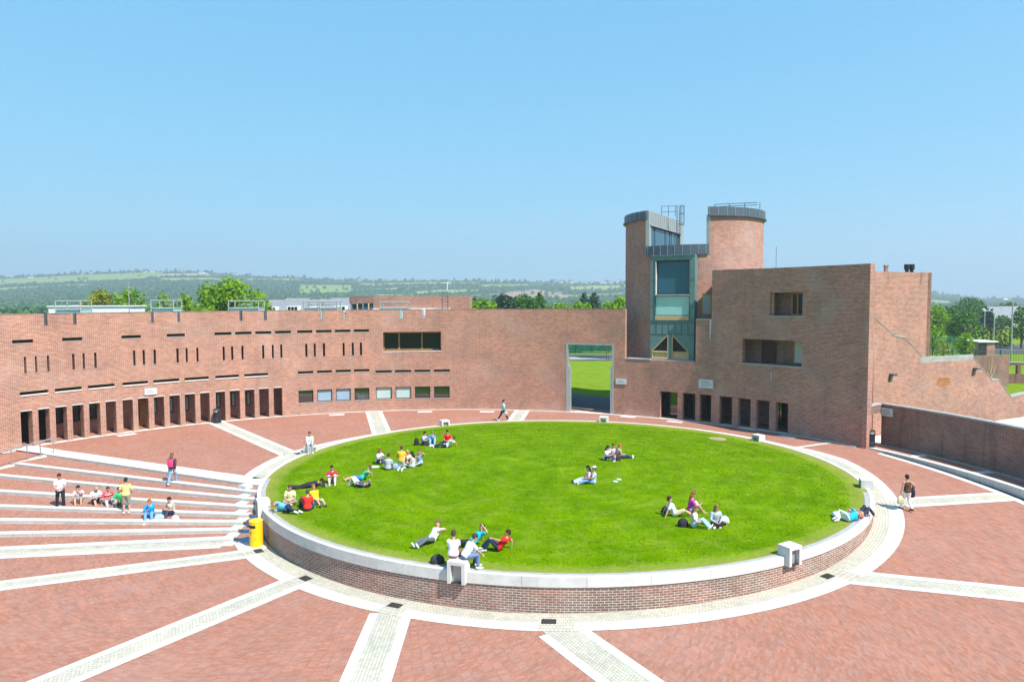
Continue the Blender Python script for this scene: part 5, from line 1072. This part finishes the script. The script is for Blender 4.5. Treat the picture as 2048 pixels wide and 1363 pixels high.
def person(px, py, z, kind, yaw, label, top, bot, skin=(.5, .29, .2), hair=(.03, .02, .015), long_hair=False, shorts=False, sleeves='short', shoes=(.6, .6, .6), scale=1., group=None, cap=None, v=0., tweak=None, off=(0, 0), stripe=None, bare=False, dress=None):
    P = pose(kind, v); scale *= 1.05
    if tweak: 
        for k, q in tweak.items(): P[k] = [np.array(a, float) for a in q] if isinstance(q, list) else np.array(q, float)
    o = onz(px, py, z); o = np.array([o[0]+off[0], o[1]+off[1], z]); cy_, sy = math.cos(R_(yaw)), math.sin(R_(yaw))
    G = lambda p: (o[0]+scale*(p[0]*cy_-p[1]*sy), o[1]+scale*(p[0]*sy+p[1]*cy_), o[2]+scale*p[2])
    pel = P['pel']; T = nrm(P['T']); X = nrm(P['X']-T*(P['X']@T)); Fw = np.cross(T, X)*-1; Fw = np.cross(X, T)*-1; Fw = np.cross(T, X)
    if Fw@np.array([0, 1, 0]) < 0 and kind not in ('prone', 'supine', 'side', 'recline', 'recline_up', 'leanback'): Fw = -Fw
    if kind in ('supine', 'recline', 'recline_up', 'leanback') and Fw[2] < 0: Fw = -Fw
    if kind == 'prone' and Fw[2] > 0: Fw = -Fw
    nk = pel+T*.52
    sh = [pel+T*.45-X*.175, pel+T*.45+X*.175]; hp = [pel-X*.095+T*.0, pel+X*.095+T*.0]
    hd = nrm(P['hd']); hb = nk+hd*.03; look = P['look']; look = nrm(look-hd*(look@hd)); hx = np.cross(look, hd)
    ring = lambda c, ax_, ay_, rx, ry, n=12: [G(c+ax_*rx*math.cos(2*math.pi*j/n)+ay_*ry*math.sin(2*math.pi*j/n)) for j in range(n)]
    def torso(mb, infl, f0=-.06, f1=.52, base=True):
        prof = [(-.1, .13, .09), (-.04, .165, .115), (.06, .165, .115), (.18, .14, .1), (.3, .16, .115), (.4, .185, .115), (.46, .17, .09), (.495, .1, .07), (.52, .06, .06)]
        fs = [f for f, _, _ in prof]; L = [f0]+[f for f in fs if f0 < f < f1]+[f1]
        mb.loft([ring(pel+T*f, X, Fw, np.interp(f, fs, [a for _, a, _ in prof])+infl, np.interp(f, fs, [b for _, _, b in prof])+infl) for f in L])
    def limb(mb, pts, rad, infl=0): mb.tube([G(p) for p in pts], [(r+infl)*scale for r in rad], 9)
    lerp = lambda a, b, t: a+(b-a)*t
    arms = []; legs = []
    for i in (0, 1):
        e, h = ik(sh[i], P['hands'][i], .28, .25, P['ep'][i]); arms.append((sh[i], e, h))
        k, f = ik(hp[i], P['feet'][i], .43, .42, P['kp'][i]); legs.append((hp[i], k, f))
    mb = MB(); torso(mb, 0, -.08, .52)
    limb(mb, [nk-T*.05, nk+hd*.09], [.058, .052])
    hc = hb+hd*.15
    hr = [(-.115, .035, .05, .035), (-.09, .055, .072, .02), (-.04, .07, .09, .008), (.02, .077, .1, 0), (.07, .072, .095, -.005), (.105, .05, .065, -.008), (.122, .02, .03, -.008)]
    mb.loft([ring(hc+hd*f+look*s_, hx, look, a, b) for f, a, b, s_ in hr])
    mb.loft([ring(hc-hd*.03+look*.085, hx, hd, .02, .025, 6), ring(hc-hd*.035+look*.118, hx, hd, .009, .01, 6)])
    for s_ in (-1, 1): mb.loft([ring(hc-hd*.01+hx*s_*.07, look, hd, .02, .034, 6), ring(hc-hd*.01+hx*s_*.092-look*.01, look, hd, .014, .026, 6)])
    for i in (0, 1):
        s, e, h = arms[i]; limb(mb, [lerp(s, nk, .35), s, lerp(s, e, .45), e, lerp(e, h, .35), h], [.05, .056, .049, .04, .04, .027])
        dr = nrm(h-e); sd = nrm(np.cross(dr, Fw)); pal = h+dr*.05
        mb.tube([G(h-dr*.01), G(h+dr*.04), G(h+dr*.085)], [.026*scale, .034*scale, .03*scale], 7)
        up_ = np.cross(sd, dr)
        for q, (o_, ln) in enumerate(((-.028, .06), (-.009, .075), (.01, .07), (.028, .052))):
            a = h+dr*.08+sd*o_; b = a+dr*ln*.6-up_*.012; mb.tube([G(a-dr*.02), G(b), G(b+dr*ln*.4-up_*.03)], [.012*scale, .0115*scale, .009*scale], 5)
        a = h+dr*.025+sd*.03*(1 if i else -1); mb.tube([G(a), G(a+sd*.03*(1 if i else -1)+dr*.03), G(a+sd*.035*(1 if i else -1)+dr*.06-up_*.01)], [.014*scale, .012*scale, .01*scale], 5)
        hpp, k, f = legs[i]; limb(mb, [hpp+T*.03, lerp(hpp, k, .35), k, lerp(k, f, .35), f], [.092, .078, .056, .056, .038])
        fd = nrm(P['ft']); limb(mb, [f-fd*.05-np.array([0, 0, .02]), f+fd*.04-np.array([0, 0, .035]), f+fd*.17-np.array([0, 0, .05])], [.04, .04, .026])
    body = mb.build('person', cmat('skin', skin), origin=tuple(o)); tag(body, label, 'person', group); REMESH.append((body, .014, 4))
    # clothing
    mb = MB(); torso(mb, .028, -.03 if dress is None else -.1, .485)
    for i in (0, 1):
        s, e, h = arms[i]
        if sleeves == 'short': limb(mb, [lerp(s, nk, .4), s, lerp(s, e, .55), lerp(s, e, .72)], [.058, .064, .062, .06], .008)
        elif sleeves == 'long': limb(mb, [lerp(s, nk, .4), s, lerp(s, e, .5), e, lerp(e, h, .4), lerp(e, h, .92)], [.058, .062, .056, .05, .047, .038], .008)
    sh_ = mb.build('shirt', cmat('cloth', top), body); REMESH.append((sh_, .017, 3))
    mb = MB(); torso(mb, .012, -.1, .1)
    for i in (0, 1):
        hpp, k, f = legs[i]
        if shorts: limb(mb, [hpp+T*.02, lerp(hpp, k, .4), lerp(hpp, k, .95), lerp(k, f, .06)], [.1, .092, .08, .076], .012)
        else: limb(mb, [hpp+T*.02, lerp(hpp, k, .4), k, lerp(k, f, .4), lerp(k, f, .95)], [.097, .084, .066, .062, .054], .01)
    tr = mb.build('trousers' if not shorts else 'shorts', cmat('cloth', bot), body); REMESH.append((tr, .017, 3))
    if stripe is not None:
        for f in (.12, .2, .28, .36, .43):
            mb = MB(); mb.loft([ring(pel+T*(f+d), X, Fw, np.interp(f, (.06, .18, .3, .4, .46), (.165, .14, .16, .185, .17))+.026, .14) for d in (-.018, .018)]); mb.build('shirt_stripe', cmat('cloth', stripe), sh_)
    if not bare:
        fd = nrm(P['ft'])
        for i in (0, 1):
            f = legs[i][2]; mb = MB(); zz = np.array([0, 0, 1.])
            mb.tube([G(f-fd*.075-zz*.03), G(f-fd*.02-zz*.03), G(f+fd*.08-zz*.045), G(f+fd*.19-zz*.055)], [.045*scale, .054*scale, .048*scale, .032*scale], 8)
            mb.build('shoe', cmat('shoe', shoes), body, smooth=True)
    mb = MB()
    mb.loft([ring(hc+hd*f-look*s_, hx, look, a, b) for f, a, b, s_ in ((-.06, .07, .045, .06), (-.02, .086, .085, .03), (.04, .09, .105, .012), (.085, .083, .1, .008), (.12, .055, .07, .008), (.136, .02, .03, .008))])
    if long_hair:
        dn = -nrm(hd*.8+T*.6); mb.loft([ring(hc-look*.03+hd*.03, hx, look, .09, .085), ring(hc-look*.075+dn*.1, hx, look, .092, .055), ring(hc-look*.1+dn*.24, hx, look, .09, .045), ring(hc-look*.11+dn*.36, hx, look, .05, .03)])
    mb.build('hair', cmat('hair', hair), body, smooth=True)
    if cap is not None:
        mb = MB(); mb.loft([ring(hc+hd*f, hx, look, a, b) for f, a, b in ((.045, .097, .118), (.09, .094, .11), (.13, .066, .08), (.147, .02, .03))]); mb.loft([ring(hc+hd*.05+look*.1, hx, look, .07, .03), ring(hc+hd*.035+look*.16, hx, look, .05, .035)]); mb.build('cap', cmat('cloth', cap), body, smooth=True)
    mb = MB()
    for s_ in (-1, 1):
        mb.loft([ring(hc+hd*.005+hx*s_*.032+look*.09, hx, hd, .011, .007, 6), ring(hc+hd*.005+hx*s_*.032+look*.1, hx, hd, .009, .005, 6)])
    mb.loft([ring(hc-hd*.068+look*.078, hx, hd, .022, .005, 6), ring(hc-hd*.068+look*.097, hx, hd, .018, .004, 6)])
    mb.build('face_features', cmat('features', (.09, .04, .035)), body)
    return body, G, arms, legs, nk, T, X, Fw
def bag(px, py, z, size, yaw, col, label, name='bag', cat='bag', off=(0, 0), grp='bags lying beside people'):
    o = onz(px, py, z); o = (o[0]+off[0], o[1]+off[1], z); sx, sy, sz = size; t = thing(name, o, label, cat, grp); c, s = math.cos(R_(yaw)), math.sin(R_(yaw))
    Q = lambda x, y, zz: (o[0]+x*c-y*s, o[1]+x*s+y*c, o[2]+zz)
    mb = MB(); rg = []
    for f, k in ((0, .86), (.12, 1), (.5, .98), (.8, .8), (1, .45)): rg.append([Q(sx/2*k*abs(math.cos(q))**.6*np.sign(math.cos(q)), sy/2*k*abs(math.sin(q))**.6*np.sign(math.sin(q)), sz*f) for q in [2*math.pi*j/16 for j in range(16)]])
    mb.loft(rg); mb.build('body', cmat('bag_cloth', col), t, smooth=True)
    mb = MB(); mb.tube([Q(-sx*.2, 0, sz*.95), Q(-sx*.12, 0, sz*1.2), Q(sx*.12, 0, sz*1.2), Q(sx*.2, 0, sz*.95)], .012, 5); mb.build('handle', cmat('bag_strap', tuple(x*.5 for x in col)), t)
    mb = MB(); mb.loft([[Q(x, -sy/2*q, zz) for x, zz in ((-sx*.3, sz*.15), (sx*.3, sz*.15), (sx*.26, sz*.55), (-sx*.26, sz*.55))] for q in (.9, 1.12)]); mb.build('pocket', cmat('bag_cloth', tuple(min(1, x*.8+.01) for x in col)), t)
    return t
WH = (.72, .72, .74); NAVY = (.02, .03, .07); JEAN = (.16, .25, .42); JL = (.35, .42, .5); BLK = (.02, .02, .025); GREY = (.33, .35, .38); DJ = (.04, .06, .12)
BR = (.09, .04, .02); GING = (.3, .1, .03); BLON = (.4, .27, .12); DK = (.02, .014, .01)
t5, t6 = -.85, -1.02
gS = 'people on the steps'; gL = 'people sitting on the lawn'
# steps
person(122, 1017, t5, 'stand_phone', 200, 'person standing on the steps in a white T-shirt and black trousers, looking at hands', WH, BLK, group=gS, scale=1.04)
r_ = person(253, 1027, t5, 'stand', 10, 'person standing with back turned in a pale yellow T-shirt and camouflage shorts', (.75, .55, .22), (.3, .27, .2), shorts=True, group=gS, scale=1.02, tweak=dict(hands=[(-.16, .2, 1.05), (.2, .2, 1.05)]))
person(158, 1004, t5+.17, 'step', 205, 'person with black bobbed hair and khaki shorts sitting leftmost on the steps, hand at mouth', (.55, .45, .5), (.34, .32, .25), hair=DK, shorts=True, group=gS, v=0, tweak=dict(feet=[(-.13, .5, -.09), (.1, .55, -.09)], hands=[(-.05, .28, .62), (.12, .35, .32)]), bare=True)
person(191, 1005, t5+.17, 'step', 225, 'person in a white T-shirt and navy shorts slumped on the steps between two sitters', WH, NAVY, hair=BLON, shorts=True, group=gS, tweak=dict(feet=[(-.13, .62, -.09), (.14, .68, -.09)], hd=(0, .7, .6)), shoes=(.1, .08, .07))
person(215, 1006, t5+.17, 'step', 222, 'person in a red striped shirt and grey jeans sitting bent forward on the steps', (.62, .05, .09), JL, hair=BR, group=gS, stripe=(.75, .7, .7), tweak=dict(feet=[(-.15, .62, -.09), (.14, .7, -.09)], T=(0, .3, 1)))
person(240, 1008, t5+.17, 'step', 205, 'person in a green T-shirt and shorts sitting half hidden behind the standing yellow shirt', (.02, .4, .12), (.42, .42, .38), hair=DK, shorts=True, group=gS, tweak=dict(feet=[(-.13, .5, -.09), (.14, .58, -.09)]))
person(302, 1033, t6+.17, 'step', 190, 'person in a bright blue cardigan and jeans sitting on the steps, hand to face', (.01, .28, .62), (.13, .3, .55), hair=GING, sleeves='long', group=gS, tweak=dict(feet=[(-.16, .5, -.09), (.1, .58, -.09)], hands=[(.02, .24, .66), (.1, .34, .4)]))
person(345, 1029, t6+.17, 'step', 155, 'person with black tied-up hair, white vest and dark jeans sitting rightmost on the steps', (.7, .66, .6), DJ, hair=DK, sleeves='none', group=gS, tweak=dict(feet=[(-.1, .5, -.09), (.14, .5, -.09)]), bare=True)
bag(319, 1041, t6, (.5, .3, .34), 20, (.3, .55, .7), 'pale blue shoulder bag on the step beside the blue cardigan')
bag(351, 1044, t6, (.42, .26, .36), -20, (.75, .5, .58), 'pink and white bag in front of the sitter with tied-up hair')
bag(259, 1016, t5, (.42, .3, .4), 0, (.16, .22, .3), 'grey-blue backpack standing behind the legs of the yellow-shirted person', 'backpack', 'backpack')
def bottle(px, py, z, lab):
    o = onz(px, py, z); t = thing('water_bottle', (o[0], o[1], z), lab, 'bottle', 'water bottles on the steps'); mb = MB(); mb.loft([[(o[0]+r*math.cos(q), o[1]+r*math.sin(q), z+h) for q in fine(0, 5.5, .6)] for r, h in ((.035, 0), (.04, .02), (.04, .18), (.015, .23))]); mb.build('body', M['blind_blue'], t); mb = MB(); mb.cylz((o[0], o[1], z+.23), .018, .03, 8); mb.build('lid', M['white'], t)
bottle(320, 1030, t6+.17, 'clear water bottle standing on the step edge above the pale blue bag'); bottle(331, 1041, t6, 'clear water bottle standing right of the pale blue bag')
r_ = person(345, 969, -.34, 'walk', 0, 'person with long brown hair, pink backpack and flared jeans walking up the steps', (.08, .03, .05), (.2, .32, .5), hair=(.14, .07, .03), long_hair=True, sleeves='long', group=None)
def worn_pack(r_, col, label):
    body, G, arms, legs, nk, T, X, Fw = r_; c = nk-T*.24-Fw*.2; o = G(c); t = thing('backpack', o, label, 'backpack'); mb = MB()
    mb.loft([[G(c+T*f+X*.15*k*math.cos(q)+Fw*.09*k*math.sin(q)) for q in fine(0, 5.8, .45)] for f, k in ((-.2, .8), (-.16, 1), (.1, 1), (.18, .8), (.22, .4))]); mb.build('body', cmat('bag_cloth', col), t, smooth=True)
    for s_ in (-1, 1):
        mb = MB(); mb.tube([G(c+T*.17+X*s_*.1), G(nk-T*.04+X*s_*.11), G(nk-T*.14+X*s_*.12+Fw*.14), G(nk-T*.35+X*s_*.16-Fw*.02)], .018, 5); mb.build('strap', cmat('bag_strap', tuple(x*.6 for x in col)), t)
worn_pack(r_, (.75, .05, .16), 'bright pink backpack worn by the walker with long brown hair')
# walkers
r_ = person(1006, 844, .0, 'walk', -80, 'person in a light blue top and dark trousers striding past the far lawn edge', (.4, .6, .78), (.02, .015, .05), hair=DK, group=None, off=(0, .55), tweak=dict(hands=[(-.16, .38, 1.2), (.2, .2, .86)], feet=[(-.08, -.42, .14), (.08, .4, .09)], pel=(0, 0, .88)))
b_ = r_[1]; h = r_[2][1][2]; q = b_(h); o = bag(1000, 800, 0, (.34, .14, .36), 10, (.42, .42, .34), 'pale grey bag held by the striding walker in light blue', grp=None)
o.location = (q[0], q[1], q[2]-.4)
zq = gz(*onz(1814, 1021, -.5)[:2])
r_ = person(1814, 1021, zq, 'walk', 15, 'person in a brown sleeveless waistcoat and white trousers walking away with two bags', (.085, .045, .03), (.75, .75, .73), hair=(.03, .013, .008), sleeves='none', group=None, tweak=dict(hands=[(-.3, .1, .82), (.3, -.02, .95)], feet=[(-.08, .26, .09), (.1, -.2, .13)]), shoes=(.12, .05, .03))
mb = MB(); G = r_[1]; hc = r_[4]+nrm(np.array([0, .08, 1]))*.17
h = r_[2][0][2]; q = G(h); o = bag(1800, 1010, 0, (.42, .16, .4), 25, (.55, .5, .3), 'round straw-coloured bag hanging from the left hand of the walker in white trousers', grp=None); o.location = (q[0], q[1], q[2]-.52)
mb = MB(); mb.tube([G(h), (q[0]-.06, q[1], q[2]-.12)], .01, 4)
h = r_[2][1][2]; q = G(h); o = bag(1825, 990, 0, (.34, .16, .5), 40, (.015, .015, .025), 'black shoulder bag on the right side of the walker in white trousers', grp=None); o.location = (q[0]-.02, q[1], q[2]-.32)
# far bench sitter
th = R_(163.4); bx = C+np.array([math.cos(th), math.sin(th)])*16.62
def at_world(x, y, z=0.): 
    v = np.array([x, y, z-H]); zc = v@WD; return 1024+F*(v@RT)/zc, 681.5-F*(v@UP)/zc
p_ = at_world(bx[0], bx[1], 0)
person(p_[0], p_[1], -.02, 'bench', 200, 'person in a pale blue-white shirt sitting on the far left seat block facing the camera', (.55, .62, .7), (.3, .32, .34), hair=BR, sleeves='long', off=(-.1, -.05))
# front bench sitters
th = R_(-106.2); rd = np.array([math.cos(th), math.sin(th)]); tn = np.array([-rd[1], rd[0]])
for d_, yw, kd, lab, bt, tw_ in ((-.24, -6, 'bench', 'person in a white T-shirt sitting upright on the front seat block with back turned', (.3, .1, .14), None), (.22, -62, 'bench_bent', 'person in a white T-shirt and blue jeans leaning forward on the front seat block', (.13, .19, .34), None)):
    q = C+rd*16.62+tn*d_; p_ = at_world(q[0], q[1], 0); person(p_[0], p_[1], -.01, kd, yw, lab, (.76, .75, .77), bt, hair=(.05, .04, .03), group='people on the front seat block', shoes=(.7, .7, .7), scale=1.03)
zl = .07
# group near the front seat
person(863, 1084, zl, 'recline', 139, 'person in a white T-shirt and dark grey trousers reclining on one elbow', WH, (.1, .11, .14), hair=(.12, .08, .05), group=gL, skin=(.6, .28, .2))
person(944, 1090, zl, 'recline', 115, 'person in a turquoise T-shirt and black trousers reclining behind the seat block', (.01, .42, .58), BLK, hair=DK, group=gL, tweak=dict(hands=[(-.16, -.42, .72), (.42, -.62, .05)]))
person(996, 1100, zl, 'recline_up', 88, 'person in a red T-shirt and navy trousers reclining, knees up, by the seat block', (.78, .02, .02), NAVY, hair=(.04, .02, .015), group=gL)
bag(875, 1124, .05, (.55, .34, .28), 15, (.03, .035, .04), 'black and grey backpack lying on the lawn left of the front seat block', 'backpack', 'backpack')
bag(952, 1128, .05, (.24, .2, .26), 15, (.02, .14, .06), 'small dark green bag on the lawn right of the front seat block')
# left front group
person(581, 1006, zl, 'cross', 190, 'person with dark hair in a pale yellow T-shirt sitting cross-legged near the left lawn edge', (.72, .68, .35), (.3, .3, .33), hair=BR, shorts=True, group=gL)
person(577, 1021, zl, 'side', -105, 'person in a sky blue T-shirt lying on one side at the left lawn edge', (.12, .4, .72), NAVY, hair=DK, group=gL, shoes=(.7, .7, .7))
person(615, 1020, zl, 'cross', 5, 'person in a bright red T-shirt sitting with back turned at the left of the lawn', (.75, .03, .02), DJ, hair=(.08, .05, .03), group=gL)
person(632, 1007, zl, 'leanback', -140, 'person in a bright yellow T-shirt and beige shorts leaning back beside the red T-shirt', (.75, .5, .01), (.5, .47, .3), hair=GING, shorts=True, group=gL, shoes=(.1, .12, .15))
bag(604, 1012, zl, (.3, .3, .42), 0, (.03, .03, .04), 'black backpack between the pale yellow and red T-shirts', 'backpack', 'backpack')
person(616, 974, zl, 'prone', -75, 'person in a black top and black striped trousers lying face down on the lawn', (.025, .025, .03), BLK, hair=DK, sleeves='long', group=gL, shoes=(.5, .52, .55))
person(664, 964, zl, 'knees', 195, 'person in a dark red top with white sleeves and grey trousers sitting with knees up', (.45, .02, .05), (.5, .5, .52), hair=DK, sleeves='short', group=gL)
person(722, 960, zl, 'recline', 105, 'person in a green T-shirt and blue shorts reclining with bare legs', (.02, .42, .25), (.04, .16, .5), hair=(.1, .06, .04), shorts=True, group=gL, bare=True)
person(716, 972, zl, 'supine', 60, 'person in a navy top and pale trousers lying in front of the green T-shirt', (.06, .07, .13), (.6, .6, .56), hair=DK, sleeves='short', group=gL)
# centre left group
person(757, 927, zl, 'knees', -120, 'person with long auburn hair and white top sitting at the left of the larger group', (.62, .66, .74), DJ, hair=(.2, .07, .03), long_hair=True, group=gL)
person(776, 940, zl, 'cross', -10, 'person in a grey T-shirt sitting with back turned in the larger group', (.36, .4, .44), (.1, .1, .13), hair=(.05, .03, .02), group=gL)
person(803, 938, zl, 'kneel', -5, 'person in an orange-yellow top kneeling with back turned in the larger group', (.82, .42, .03), (.4, .44, .44), hair=(.1, .035, .015), sleeves='short', group=gL)
person(815, 930, zl, 'knees', 190, 'person with blonde hair and a white top sitting beside the orange-yellow top', (.75, .74, .7), BLK, hair=BLON, long_hair=True, sleeves='long', group=gL)
person(826, 935, zl, 'long', 80, 'person with a black ponytail, pale vest and pale jeans sitting in the larger group', (.55, .56, .52), (.45, .5, .5), hair=DK, long_hair=True, sleeves='none', group=gL)
person(840, 930, zl, 'handup', 160, 'person in a blue and white dress sitting with a hand on the head', (.3, .38, .58), (.5, .52, .56), hair=(.16, .06, .03), long_hair=True, sleeves='none', group=gL, bare=True)
bag(791, 938, zl, (.38, .26, .36), 10, (.25, .35, .55), 'white and blue backpack between the grey and orange-yellow tops', 'backpack', 'backpack')
tag(None or bag(750, 934, zl, (.5, .3, .08), 10, (.72, .72, .7), 'flat white bag on the grass left of the auburn-haired sitter'), None)
# far left group
person(846, 890, zl, 'knees', -110, 'person in a lavender shirt sitting at the left of the far group', (.4, .4, .66), (.05, .05, .07), hair=DK, group=gL)
bag(833, 890, zl, (.34, .3, .5), 0, (.02, .02, .025), 'black backpack standing behind the lavender shirt', 'backpack', 'backpack')
person(865, 888, zl, 'knees', 185, 'person in a bright blue T-shirt sitting in the middle of the far group', (.04, .25, .6), (.2, .38, .6), hair=(.15, .14, .13), group=gL, tweak=dict(hands=[(.0, .3, .62), (.3, .4, .15)]))
person(895, 886, zl, 'cross', 180, 'person in a red T-shirt sitting cross-legged at the right of the far group', (.75, .02, .02), BLK, hair=DK, group=gL)
person(893, 895, zl, 'recline', 90, 'person in a white T-shirt and navy trousers lying along the front of the far group', WH, NAVY, hair=BR, group=gL, shoes=(.7, .7, .7))
# middle groups
person(1211, 921, zl, 'knees', -120, 'person with dark hair and a white top sitting leftmost of the three near the middle', WH, DJ, hair=DK, group=gL, long_hair=True)
person(1226, 916, zl, 'cross', 180, 'person in a pink and white top sitting in the middle of the three', (.7, .5, .58), (.45, .5, .62), hair=BR, group=gL)
person(1238, 918, zl, 'long', -80, 'person with bright red hair and a patterned top sitting rightmost of the three', (.4, .33, .3), DJ, hair=(.5, .1, .01), group=gL, sleeves='none')
bag(1236, 922, zl, (.3, .24, .36), 0, (.06, .02, .02), 'dark red bag in front of the red-haired sitter')
person(1187, 968, zl, 'leanback', 95, 'person in a grey T-shirt and pale cap sitting behind the dark-haired companion', (.4, .45, .48), (.15, .28, .5), hair=BR, cap=(.6, .62, .64), group=gL, tweak=dict(T=(0, -.05, 1), hands=[(-.16, .36, .4), (.2, .3, .4)]))
person(1178, 966, zl, 'long', 95, 'person with long black hair and pale jeans leaning against the cap wearer', (.55, .45, .5), (.4, .56, .62), hair=DK, long_hair=True, group=gL, shoes=(.04, .03, .03))
for i, (x, y, lab) in enumerate(((1230, 964, 'left one of two pale shoes left on the grass'), (1237, 960, 'right one of two pale shoes left on the grass'))):
    o = onz(x, y, zl+.03); mb = MB(); mb.tube([(o[0]-.12, o[1], zl+.06), (o[0]-.05, o[1], zl+.08), (o[0]+.08, o[1]+.02, zl+.06), (o[0]+.16, o[1]+.03, zl+.045)], [.04, .06, .055, .03], 8); tag(mb.build('shoe_pair', cmat('shoe', (.5, .58, .62)), origin=tuple(o), smooth=True), lab, 'shoe', 'shoes on the grass').name = 'loose_shoe'
# right front group
person(1350, 1032, zl, 'leanback', -95, 'person in a white T-shirt and beige shorts leaning back on straight arms', (.72, .73, .76), (.5, .44, .27), hair=(.05, .02, .015), shorts=True, group=gL, bare=True)
person(1380, 1024, zl, 'knees', -95, 'person with long auburn hair and a magenta top sitting behind the white T-shirt', (.62, .05, .35), (.42, .52, .62), hair=(.2, .07, .03), long_hair=True, group=gL, shorts=True, bare=True)
person(1388, 1054, zl, 'long', -110, 'person with long brown hair and pale top sitting nearest the camera in the right group', (.62, .58, .66), (.3, .48, .56), hair=(.15, .08, .045), long_hair=True, group=gL, tweak=dict(feet=[(-.1, .66, .08), (.1, .6, .08)]))
person(1430, 1050, zl, 'cross', 185, 'person in a grey cardigan and black leggings sitting rightmost in the right group', (.38, .44, .48), BLK, hair=(.25, .11, .05), sleeves='long', group=gL, long_hair=True)
bag(1366, 1052, zl, (.46, .32, .34), 0, (.02, .02, .03), 'black backpack behind the sitter nearest the camera in the right group', 'backpack', 'backpack')
bag(1332, 1024, zl, (.4, .32, .28), 10, (.02, .025, .03), 'black bag behind the person leaning on straight arms')
bag(1449, 1045, zl, (.4, .3, .3), 0, (.6, .65, .66), 'pale carrier bag beside the grey cardigan')
# right edge pair
person(1697, 1041, zl, 'side', 105, 'person in a bright turquoise top lying on one side near the right lawn edge', (.01, .36, .62), (.55, .58, .6), hair=BLON, group=gL, scale=.95, tweak=dict(feet=[(.1, .5, .09), (.3, .45, .12)]))
person(1722, 1034, zl, 'supine', -70, 'person in a pink top and dark jeans lying back at the right lawn edge', (.7, .2, .28), (.03, .035, .06), hair=BR, group=gL, bare=True)
bag(1672, 1031, zl, (.36, .3, .2), 0, (.6, .68, .68), 'small pale bag on the grass left of the turquoise top')
# fuse every figure into one continuous surface
for ob, vx, it in REMESH:
    m = ob.modifiers.new('r', 'REMESH'); m.mode = 'VOXEL'; m.voxel_size = vx; m.use_smooth_shade = True
    s2 = ob.modifiers.new('s', 'SMOOTH'); s2.factor = .5; s2.iterations = it if ob.name.startswith('person') is False else 2
bpy.context.view_layer.update(); dg = bpy.context.evaluated_depsgraph_get()
for ob, vx, it in REMESH:
    me = bpy.data.meshes.new_from_object(ob.evaluated_get(dg)); old = ob.data; mats = [m_ for m_ in old.materials]; ob.modifiers.clear(); ob.data = me
    if not me.materials:
        for m_ in mats: me.materials.append(m_)
    bpy.data.meshes.remove(old)

# ------------------------------------------------------------------ the air: one even closed box of haze round the courtyard and the hills
HZ = True
if HZ:
    mb = MB(); mb.box((0, 1500, 70), (7000, 3800, 340)); hzb = mb.build('haze', [], None)
    m = bpy.data.materials.new('haze_air'); m.use_nodes = True; t = m.node_tree
    t.nodes.remove(t.nodes['Principled BSDF']); pv = N(t, 'ShaderNodeVolumePrincipled'); pv.inputs['Color'].default_value = (.78, .88, 1, 1); pv.inputs['Density'].default_value = .00036; pv.inputs['Anisotropy'].default_value = .2
    t.links.new(pv.outputs[0], t.nodes['Material Output'].inputs['Volume']); hzb.data.materials.append(m); tag(hzb, 'thin bluish haze in the air over the valley and hills', 'haze', kind='stuff')
